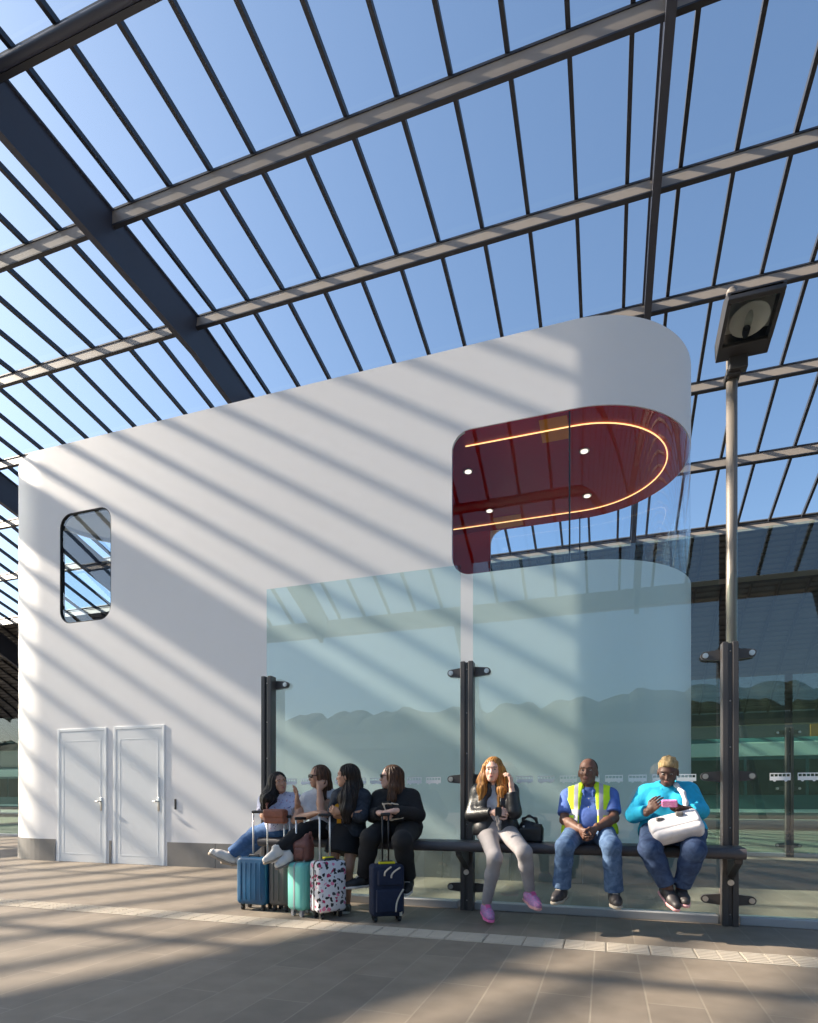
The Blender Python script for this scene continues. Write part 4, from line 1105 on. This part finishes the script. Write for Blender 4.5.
cx = V3(J['neck']); jk += [cone(cx+V3((0.01, -0.12, 0.02)), cx+V3((0.035, -0.22, -0.46)), 0.050, 0.085, 0.01, sub=True)]
soft('leather_jacket', jk, M['leather'], r, 0.007, [hem_cut(J, -0.10)])
trousers(r, J, M['grey_leggings'], 'leggings', 0.006, 0.98, 0.92, 0.0, 0.95)
for s in 'rl': shoe(r, J, s, 'trainer', M['shoe_pink'], M['sole_pink'] if s == 'r' else M['sole_salmon'], 1.0, lace=M['sole_pink'])

# ---- woman in black with the navy case -----------------------------------------
J = J_wblack; r = person('woman in black jumper and sunglasses looking left, holding the navy case handle', J)
face = nrm((-1, -0.35, 0.02)); up = (0, 0, 1)
hl = hand_prims(J['wri_l'], (-0.85, -0.35, -0.10), (0.0, 0.25, -0.95), -1, 0.8)
hr = hand_prims(J['wri_r'], (0.80, -0.40, -0.05), (0.0, 0.25, -0.95), 1, 0.8)
b_, L, R = body(r, J, M['skin_fair'], face, up, 1.0, 1.06, 1.15, 1.15, 1.05, 0.7, hands=(hl, hr), chest=(-0.25, -1, 0))
face_parts(r, J['head'], face, up, 1.0, glasses=True)
hp = [ell(L(0, -0.025, 0.034), (0.083, 0.098, 0.088), R, 0.02)]
for sx, fw in ((1, 0.0), (-1, 0.0)):
    a0 = L(sx*0.062, -0.01, 0.0); a1 = L(sx*0.078, -0.025, -0.10); hp += chain([a0, a1, a1+V3((0.0, -0.03, -0.12)), a1+V3((-0.01, -0.055, -0.21))], [0.040, 0.046, 0.043, 0.02], 0.03)
hp.append(cone(L(0, -0.06, 0), L(0, -0.09, -0.20), 0.075, 0.06, 0.03))
hp.append(ell(L(0, 0.088, 0.002), (0.060, 0.052, 0.080), R, 0.012, sub=True))
soft('hair', hp, M['hair_brown'], r, 0.0055, strands=((J['head'][0], J['head'][1]), 0.0034, 17, 1.1))
soft('jumper', top_prims(J, 0.024, 1.08, 1.08, 0.8, (-0.25, -1, 0), 0.93, 1.25), M['black_knit'], r, 0.008, [hem_cut(J, -0.12)])
trousers(r, J, M['black_cloth'], 'trousers', 0.016, 1.22, 1.08, 0.006, 0.95)
for s in 'rl': shoe(r, J, s, 'shoe', M['shoe_black'], M['shoe_white'], 0.95, lace=M['shoe_white'])

# ---- standing woman in skirt --------------------------------------------------
J = J_skirt; r = person('woman with very long black hair and short black skirt, arms folded', J)
face = nrm((-1, -0.25, 0.0)); up = (0, 0, 1)
hl = hand_prims(J['wri_l'], (-0.9, -0.2, 0.25), (0.2, 0.9, 0.1), 1, 0.5, s=0.92)
hr = hand_prims(J['wri_r'], (0.9, 0.1, 0.1), (-0.1, 0.9, 0.2), -1, 0.6, s=0.92)
b_, L, R = body(r, J, M['skin_tan'], face, up, 0.95, 0.84, 0.9, 0.85, 0.85, hands=(hl, hr), chest=(-0.6, -1, 0))
face_parts(r, J['head'], face, up, 0.95)
hp = [ell(L(0, -0.024, 0.034), np.array([0.083, 0.098, 0.090])*0.97, R, 0.02)]
hd0 = V3(J['head'])
hp += chain([L(0.0, -0.05, 0.02), L(0.03, -0.065, -0.10), hd0+V3((0.045, -0.07, -0.22)), hd0+V3((0.060, -0.11, -0.33)), hd0+V3((0.060, -0.12, -0.42))], [0.085, 0.090, 0.090, 0.074, 0.045], 0.03)
hp += chain([L(0.062, -0.01, 0.02), L(0.078, -0.02, -0.10), hd0+V3((0.02, -0.09, -0.22)), hd0+V3((0.04, -0.12, -0.34))], [0.038, 0.045, 0.05, 0.03], 0.03)
hp.append(ell(L(0, 0.088, 0.002), (0.060, 0.052, 0.080), R, 0.012, sub=True))
soft('hair', hp, M['hair_black'], r, 0.0055, strands=((J['head'][0], J['head'][1]), 0.0034, 19, 0.7))
soft('top', top_prims(J, 0.012, 0.85, 0.9, 0, (-0.6, -1, 0)), M['yellow_cotton'], r, 0.008, [hem_cut(J, 0.05)])
jk = top_prims(J, 0.028, 0.90, 0.9, 0, (-0.6, -1, 0), 0.42, 1.1)
cx = V3(J['neck']); jk.append(cone(cx+V3((-0.075, -0.17, -0.10)), cx+V3((-0.075, -0.17, -0.45)), 0.045, 0.105, 0.01, sub=True))
soft('denim_jacket', jk, M['denim_jacket'], r, 0.007, [hem_cut(J, 0.0)])
hm = lerp(J['hip_l'], J['hip_r'], 0.5); sk = []
w0 = lerp(hm, lerp(J['sho_l'], J['sho_r'], 0.5), 0.25)
kn = lerp(J['kne_l'], J['kne_r'], 0.5); hb = lerp(hm, kn, 0.62)
sk = [cone(w0, hm, 0.118, 0.150, 0.03, fa=True), cone(hm, hb, 0.150, 0.180, 0.03, fb=True)]
soft('skirt', sk, M['black_cloth'], r, 0.007)
for s in 'rl': shoe(r, J, s, 'shoe', M['shoe_black'], M['shoe_white'], 0.9)

# ---- woman with chin on her hand ----------------------------------------------
J = J_chin; r = person('woman in white top and sunglasses resting chin on hand, black trousers and white shoes', J)
face = nrm((-0.80, -0.75, -0.05)); up = (0.03, 0, 1)
hl = hand_prims(J['wri_l'], (0.05, 0.15, 0.9), (-0.2, 0.95, -0.2), -1, 1.0, s=0.95)
hr = hand_prims(J['wri_r'], (0.95, -0.25, 0.15), (0.0, 0.2, -0.95), 1, 0.6, s=0.95)
b_, L, R = body(r, J, M['skin_tan'], face, up, 0.97, 0.90, 1.05, 0.95, 0.95, hands=(hl, hr), chest=(-0.7, -1, 0))
face_parts(r, J['head'], face, up, 0.97, glasses=True)
hp = [ell(L(0, -0.025, 0.034), np.array([0.082, 0.097, 0.088])*0.98, R, 0.02)]
for sx, dx in ((1, 0.01), (-1, 0.0)):
    a0 = L(sx*0.062, -0.005, 0.01); a1 = L(sx*0.076, -0.02, -0.10); hp += chain([a0, a1, a1+V3((dx, -0.015, -0.12)), a1+V3((dx, -0.03, -0.20))], [0.036, 0.042, 0.040, 0.02], 0.03)
hp.append(cone(L(0, -0.06, 0), L(0, -0.09, -0.16), 0.074, 0.06, 0.03))
hp.append(ell(L(0, 0.088, 0.002), (0.060, 0.052, 0.080), R, 0.012, sub=True))
soft('hair', hp, M['hair_brown'], r, 0.0055, strands=((J['head'][0], J['head'][1]), 0.0034, 17, 1.1))
soft('top', top_prims(J, 0.014, 0.92, 1.0, 0, (-0.7, -1, 0), -0.55, 1.1), M['white_cotton'], r, 0.008, [hem_cut(J, -0.05)])
trousers(r, J, M['black_cloth'], 'trousers', 0.010, 0.98, 0.94, 0.0, 0.95)
for s in 'rl': shoe(r, J, s, 'boot', M['shoe_white'], M['sole_grey'] if s == 'l' else M['sole_tan'], 0.86, high=0.035)

# ---- woman in floral top --------------------------------------------------------
J = J_floral; r = person('woman in floral blouse and bright blue jeans stretching her legs out over the blue case', J)
face = nrm((0.80, -0.65, 0.12)); up = (-0.28, 0, 1)
hl = hand_prims(J['wri_l'], (0.10, -0.15, 1), (-0.9, -0.5, 0.1), -1, 0.35, 0.16, s=0.95)
hr = hand_prims(J['wri_r'], (0.9, -0.35, 0.1), (0.0, 0.2, -0.95), 1, 0.5, s=0.95)
b_, L, R = body(r, J, M['skin_tan'], face, up, 0.97, 0.95, 1.05, 0.98, 1.0, 0.7, hands=(hl, hr), chest=(-0.1, -1, 0))
face_parts(r, J['head'], face, up, 0.97)
hp = [ell(L(0, -0.025, 0.034), np.array([0.085, 0.100, 0.090]), R, 0.02)]
h0 = V3(J['head'])
hp += chain([L(0, -0.06, 0.02), L(0.05, -0.085, -0.08), h0+V3((-0.085, -0.06, -0.17)), h0+V3((-0.10, -0.10, -0.25))], [0.085, 0.090, 0.085, 0.05], 0.03)
hp += chain([L(0.06, 0.0, 0.02), L(0.08, 0.0, -0.09), h0+V3((-0.05, -0.15, -0.17)), h0+V3((-0.065, -0.16, -0.24))], [0.036, 0.045, 0.05, 0.03], 0.03)
hp.append(ell(L(0, 0.088, 0.002), (0.060, 0.052, 0.080), R, 0.012, sub=True))
soft('hair', hp, M['hair_black'], r, 0.0055, strands=((J['head'][0], J['head'][1]), 0.0034, 19, 0.7))
soft('blouse', top_prims(J, 0.018, 0.98, 1.05, 0.75, (-0.1, -1, 0), -0.25, 1.2), M['floral'], r, 0.008, [hem_cut(J, -0.1)])
trousers(r, J, M['jeans_bright'], 'jeans', 0.014, 1.02, 0.98, 0.012, 0.95)
for s in 'rl': shoe(r, J, s, 'shoe', M['shoe_white'], M['sole_tan'], 1.05)

# ------------------------------------------------------------------ luggage
M['case_blue'] = mat('blue_shell', (0.004, 0.072, 0.17), 0.38, var=0.05)
M['case_grey'] = mat('grey_shell', (0.075, 0.072, 0.072), 0.45, var=0.06)
M['case_mint'] = mat('mint_shell', (0.17, 0.55, 0.47), 0.35, var=0.04)
M['case_print'] = spots_mat('printed_shell', (0.72, 0.70, 0.72), [(0.012, 0.012, 0.015), (0.45, 0.02, 0.10), (0.75, 0.22, 0.36), (0.05, 0.05, 0.06)], 25, 0.44)
M['case_navy'] = cloth_mat('navy_nylon', (0.010, 0.016, 0.042), fold=0.3, fscale=20)
M['chrome'] = mat('chrome_tube', (0.72, 0.71, 0.69), 0.38, metal=0.55, var=0.02)
M['zip'] = mat('zip_tape', (0.03, 0.03, 0.035), 0.6)
M['mint_zip'] = mat('mint_zip_tape', (0.30, 0.34, 0.36), 0.6)
M['wheel_grey'] = mat('grey_wheel', (0.30, 0.30, 0.31), 0.5)
M['yellow_tag'] = mat('yellow_tag', (0.80, 0.66, 0.01), 0.5)
M['trim_beige'] = mat('beige_trim', (0.58, 0.50, 0.40), 0.6)
M['tan_leather'] = cloth_mat('tan_leather', (0.26, 0.085, 0.050), rough=0.5, fold=0.4, fscale=18)
M['brown_leather'] = cloth_mat('brown_leather', (0.17, 0.060, 0.045), rough=0.5, fold=0.6, fscale=18)
M['white_canvas'] = cloth_mat('white_canvas', (0.70, 0.66, 0.66), fold=0.45, fscale=12, var=0.05)
M['pink_case'] = spots_mat('pink_phone_case', (0.75, 0.22, 0.50), [(0.80, 0.60, 0.70), (0.62, 0.10, 0.40), (0.85, 0.80, 0.82)], 90, 0.3)
M['taupe'] = cloth_mat('taupe_strap', (0.20, 0.18, 0.17), fold=0.2)

def wheel(root, x, y, mcol, r=0.024):
    w = MB().box(x-0.016, x+0.016, y-0.02, y+0.02, 0.045, 0.075, 0.005).box(x-0.017, x-0.012, y-0.012, y+0.014, 0.018, 0.05).box(x+0.012, x+0.017, y-0.012, y+0.014, 0.018, 0.05)
    w.tube([(x-0.011, y+0.004, r), (x+0.011, y+0.004, r)], r, 14)
    w.build('wheel', mcol, root, local=True)
def shell_case(label, loc, rot, w, d, h, shell, zipm, polem=None, pole_z=0.98, pole_gap=None, polemat=None, ribs=5, z0=0.06, tag_=None, wheelm=None, r=0.045, pole_y=None):
    t = thing('suitcase', label, 'suitcase', loc, rot, group='suitcases standing before the bench')
    H2 = d/2
    for s in (-1, 1):
        a, b_ = sorted((s*0.008, s*H2))
        q = MB()
        pts = rrect(-w/2, w/2, z0, h, r, 6)
        b2 = bmesh.new()
        loops = []
        for yy, ins in ((s*0.006, 0.0), (s*(H2-0.028), 0.0), (s*(H2-0.010), 0.008), (s*H2, 0.028)):
            P = rrect(-w/2+ins, w/2-ins, z0+ins, h-ins, max(0.01, r-ins*0.6), 6)
            loops.append([b2.verts.new((p[0], yy, p[1])) for p in P])
        n = len(pts)
        for l0, l1 in zip(loops, loops[1:]):
            for i in range(n): b2.faces.new((l0[i], l0[(i+1) % n], l1[(i+1) % n], l1[i]))
        b2.faces.new(loops[0]); b2.faces.new(loops[-1][::-1])
        bmesh.ops.recalc_face_normals(b2, faces=b2.faces[:])
        q._merge(b2)
        for k in range(ribs):
            xx = -w/2+w*(k+1)/(ribs+1)
            q.box(xx-0.006, xx+0.006, min(s*(H2-0.002), s*(H2+0.005)), max(s*(H2-0.002), s*(H2+0.005)), z0+0.05, h-0.05, 0.003)
        o = q.build('shell', shell, t, local=True); autosmooth(o, 0.8)
    MB().prism(rrect(-w/2-0.003, w/2+0.003, z0-0.003, h+0.003, r, 6), 'y', -0.009, 0.009).build('zip_band', zipm, t, local=True)
    for sx in (-1, 1):
        for sy in (-1, 1): wheel(t, sx*(w/2-0.05), sy*(H2-0.045), wheelm or M['black_plastic'])
    pg = pole_gap or w*0.42; py = H2-0.035 if pole_y is None else pole_y
    pm = polemat or M['chrome']
    for sx in (-1, 1):
        MB().tube([(sx*pg/2, py, h-0.02), (sx*pg/2, py, pole_z-0.02)], 0.0085, 10).build('pole', pm, t, smooth=True, local=True)
    MB().box(-pg/2-0.016, pg/2+0.016, py-0.015, py+0.015, pole_z-0.03, pole_z, 0.011, 3).build('grip', M['black_plastic'], t, local=True)
    MB().tube([(-0.06, -0.04, h-0.003), (-0.05, -0.04, h+0.018), (0.05, -0.04, h+0.018), (0.06, -0.04, h-0.003)], 0.009, 8).build('carry_handle', zipm, t, smooth=True, local=True)
    if tag_: MB().box(-0.05, 0.05, -0.03, 0.03, h+0.012, h+0.034, 0.008).build('tag', tag_, t, local=True)
    return t
shell_case('ribbed blue hard suitcase, leftmost of the row', (-3.315, 5.165, 0), 0.0, 0.335, 0.21, 0.525, M['case_blue'], M['zip'], pole_z=0.985, pole_gap=0.165)
shell_case('dark grey hard suitcase half hidden between the blue and the mint one', (-3.02, 5.185, 0), 0.0, 0.23, 0.20, 0.53, M['case_grey'], M['zip'], pole_z=0.94, pole_gap=0.06, ribs=3)
shell_case('small mint green hard suitcase next to the printed one', (-2.715, 5.06, 0), 1.28, 0.29, 0.20, 0.505, M['case_mint'], M['mint_zip'], pole_z=0.93, pole_gap=0.11, ribs=4, wheelm=M['wheel_grey'])
shell_case('small white suitcase printed with black and pink marks, before the woman in the skirt', (-2.455, 5.02, 0), 1.0, 0.30, 0.19, 0.53, M['case_print'], M['zip'], pole_z=0.965, pole_gap=0.11, ribs=0, tag_=M['yellow_tag'], r=0.035)

t = thing('suitcase', 'dark navy soft suitcase with beige trims, rightmost of the row', 'suitcase', (-1.885, 5.045, 0), 0.55, group='suitcases standing before the bench')
t_ = MB().box(-0.15, 0.15, -0.09, 0.09, 0.05, 0.515, 0.035, 4).build('body', M['case_navy'], t, local=True); autosmooth(t_, 0.9)
p1 = MB().box(-0.115, 0.125, -0.125, -0.08, 0.09, 0.30, 0.02, 3).build('pocket', M['case_navy'], t, local=True); autosmooth(p1, 0.9)
p2 = MB().box(-0.10, 0.12, -0.118, -0.08, 0.33, 0.47, 0.018, 3).build('pocket', M['case_navy'], t, local=True); autosmooth(p2, 0.9)
def arc(x0, z0_, x1, z1_, y, bow, n=8):
    return [(x0+(x1-x0)*i/n+bow*math.sin(PI*i/n), y, z0_+(z1_-z0_)*i/n) for i in range(n+1)]
MB().tube(arc(0.06, 0.10, 0.13, 0.30, -0.128, -0.02), 0.008, 8).build('trim', M['trim_beige'], p1, smooth=True, local=True)
MB().tube(arc(0.02, 0.40, 0.10, 0.49, -0.122, -0.025), 0.008, 8).build('trim', M['trim_beige'], p2, smooth=True, local=True)
MB().tube(arc(-0.04, 0.42, 0.02, 0.50, -0.122, -0.02), 0.008, 8).build('trim', M['trim_beige'], p2, smooth=True, local=True)
MB().box(0.10, 0.125, -0.10, -0.088, 0.055, 0.11, 0.004).build('trim', M['trim_beige'], t, local=True)
for sx in (-1, 1):
    wheel(t, sx*0.11, 0.06, M['black_plastic']); wheel(t, sx*0.11, -0.05, M['black_plastic'])
    MB().tube([(sx*0.028, 0.05, 0.50), (sx*0.028, 0.05, 0.955)], 0.008, 10).build('pole', M['black_plastic'], t, smooth=True, local=True)
MB().box(-0.045, 0.045, 0.035, 0.065, 0.945, 0.975, 0.011, 3).build('grip', M['black_plastic'], t, local=True)
MB().box(-0.075, 0.075, -0.03, 0.02, 0.513, 0.535, 0.008).build('tag', M['yellow_tag'], t, local=True)
MB().tube([(-0.07, 0.0, 0.51), (-0.05, 0.0, 0.535), (0.05, 0.0, 0.535), (0.07, 0.0, 0.51)], 0.009, 8).build('carry_handle', M['zip'], t, smooth=True, local=True)

# ------------------------------------------------------------------ bags and what the people hold
def rbox(c, h, rr, R=None, k=0.01, sub=False):
    return dict(t='b', c=V3(c), h=V3(h), rr=rr, R=np.eye(3) if R is None else np.array(R), k=k, sub=sub)
def rotz(a): return np.array([[math.cos(a), math.sin(a), 0], [-math.sin(a), math.cos(a), 0], [0, 0, 1]])

# tan handbag on the floral woman's lap
g = thing('handbag', 'tan brown handbag on the lap of the woman in the floral blouse', 'handbag', (-3.13, 5.22, 0.87))
soft('bag_body', [rbox((-3.13, 5.225, 0.925), (0.092, 0.028, 0.045), 0.025, rotz(0.05))], M['tan_leather'], g, 0.006)
soft('flap', [rbox((-3.13, 5.205, 0.955), (0.094, 0.024, 0.022), 0.024, rotz(0.05))], M['tan_leather'], g, 0.006)
soft('strap', chain([(-3.23, 5.22, 0.97), (-3.25, 5.25, 1.05), (-3.22, 5.36, 1.12)], 0.008), M['tan_leather'], g, 0.005)
# leather rucksack standing on the mint case
g = thing('rucksack', 'brown leather rucksack resting on top of the mint suitcase', 'bag', (-2.72, 5.06, 0.505))
soft('bag_body', [rbox((-2.735, 5.065, 0.605), (0.045, 0.035, 0.055), 0.045), cone((-2.735, 5.065, 0.66), (-2.70, 5.07, 0.745), 0.065, 0.030, 0.04)], M['brown_leather'], g, 0.006, [(( -2.7, 5.0, 0.512), (0, 0, -1))])
soft('front_pocket', [rbox((-2.74, 5.005, 0.59), (0.028, 0.012, 0.030), 0.025)], M['brown_leather'], g, 0.006, [((-2.7, 5.0, 0.53), (0, 0, -1))])
soft('strap', chain([(-2.70, 5.07, 0.74), (-2.67, 5.08, 0.78), (-2.655, 5.09, 0.72), (-2.66, 5.09, 0.62)], 0.010), M['brown_leather'], g, 0.006)
# black leather handbag on the bench
g = thing('handbag', 'black leather handbag standing on the bench beside the ginger-haired woman', 'handbag', (-0.655, 5.52, 0.705))
soft('bag_body', [rbox((-0.655, 5.52, 0.775), (0.085, 0.045, 0.045), 0.028), cone((-0.70, 5.52, 0.86), (-0.61, 5.52, 0.83), 0.05, 0.05, 0.05)], M['leather'], g, 0.006, [((0, 0, 0.708), (0, 0, -1))])
for yy in (5.485, 5.555):
    soft('handle', chain([(-0.73, yy, 0.86), (-0.72, yy, 0.92), (-0.67, yy, 0.945), (-0.61, yy, 0.92), (-0.585, yy, 0.84)], 0.009), M['leather'], g, 0.005)
soft('side_flap', [rbox((-0.585, 5.47, 0.82), (0.03, 0.006, 0.045), 0.01, rotz(-0.2))], M['leather'], g, 0.005)
MB().ball((-0.71, 5.455, 0.85), 0.011).ball((-0.61, 5.455, 0.82), 0.009).build('stud', M['chrome'], g, smooth=True)
# white shoulder bag on the turquoise woman's lap
g = thing('shoulder_bag', 'white canvas shoulder bag on the lap of the woman in turquoise', 'bag', (0.52, 5.15, 0.85))
xb_ = nrm((0.95, 0.06, 0.27)); nb_ = V3((-0.10, 0.70, -0.70)); nb_ = nrm(nb_-xb_*(nb_@xb_)); Rb = np.array([xb_, nb_, np.cross(xb_, nb_)])
soft('bag_body', [rbox((0.525, 5.13, 0.875), (0.145, 0.03, 0.065), 0.045, Rb, 0.02)], M['white_canvas'], g, 0.007)
fl_ = soft('flap', [rbox((0.510, 5.108, 0.915), (0.160, 0.012, 0.045), 0.026, Rb, 0.02)], M['white_canvas'], g, 0.007)
soft('edge_piping', chain([(0.345, 5.06, 0.852), (0.44, 5.04, 0.850), (0.56, 5.045, 0.885), (0.685, 5.07, 0.935)], 0.006), M['taupe'], fl_, 0.004)
soft('shoulder_strap', chain([(0.60, 5.20, 0.97), (0.61, 5.25, 1.07), (0.595, 5.30, 1.15), (0.555, 5.40, 1.215), (0.53, 5.52, 1.235)], 0.018), M['white_canvas'], g, 0.006)
soft('buckle', [rbox((0.405, 5.10, 0.938), (0.022, 0.012, 0.010), 0.006, rotz(0.2))], M['taupe'], g, 0.005)
soft('buckle', [rbox((0.545, 5.10, 0.985), (0.022, 0.012, 0.010), 0.006)], M['taupe'], g, 0.005)
# pink phone
g = thing('phone', 'pink patterned phone in the hands of the woman in turquoise', 'phone', (0.478, 5.13, 1.07))
Rp = np.array([[1, 0, 0.1], [0, 0.75, 0.66], [0, -0.66, 0.75]])
soft('case', [rbox((0.478, 5.125, 1.065), (0.050, 0.005, 0.026), 0.008, Rp)], M['pink_case'], g, 0.004)
soft('screen', [rbox((0.478, 5.134, 1.073), (0.046, 0.002, 0.023), 0.002, Rp)], M['mullion'], g, 0.003)
# flat black bag with cream edges held by the woman in black
g = thing('handbag', 'black handbag with cream edging in the lap of the woman in black', 'handbag', (-1.92, 5.24, 0.92))
bo = soft('bag_body', [rbox((-1.915, 5.255, 0.965), (0.105, 0.022, 0.05), 0.022, rotz(0.15))], M['black_cloth'], g, 0.006)
soft('edging', chain([(-2.035, 5.215, 1.0), (-1.99, 5.21, 0.925), (-1.90, 5.215, 0.905), (-1.79, 5.225, 0.925)], 0.008)+chain([(-1.975, 5.20, 1.055), (-1.90, 5.20, 1.06), (-1.83, 5.205, 1.05)], 0.007)+chain([(-1.975, 5.20, 1.055), (-1.955, 5.20, 1.0)], 0.007), M['trim_beige'], bo, 0.005)
soft('handle', chain([(-1.985, 5.22, 1.0), (-1.97, 5.20, 1.07), (-1.91, 5.195, 1.075), (-1.85, 5.21, 1.01)], 0.008), M['black_cloth'], g, 0.005)
# phone with wrist strap held by the ginger-haired woman
g = thing('phone', 'dark phone with a hanging wrist strap in the hand of the ginger-haired woman', 'phone', (-0.90, 5.23, 1.0))
soft('phone_body', [rbox((-0.90, 5.225, 0.985), (0.022, 0.005, 0.036), 0.007, rotz(0.3))], M['mullion'], g, 0.004)
soft('strap', chain([(-0.92, 5.215, 0.94), (-0.90, 5.20, 0.87), (-0.885, 5.20, 0.835), (-0.88, 5.205, 0.90), (-0.905, 5.215, 0.95)], 0.007), M['taupe'], g, 0.004)
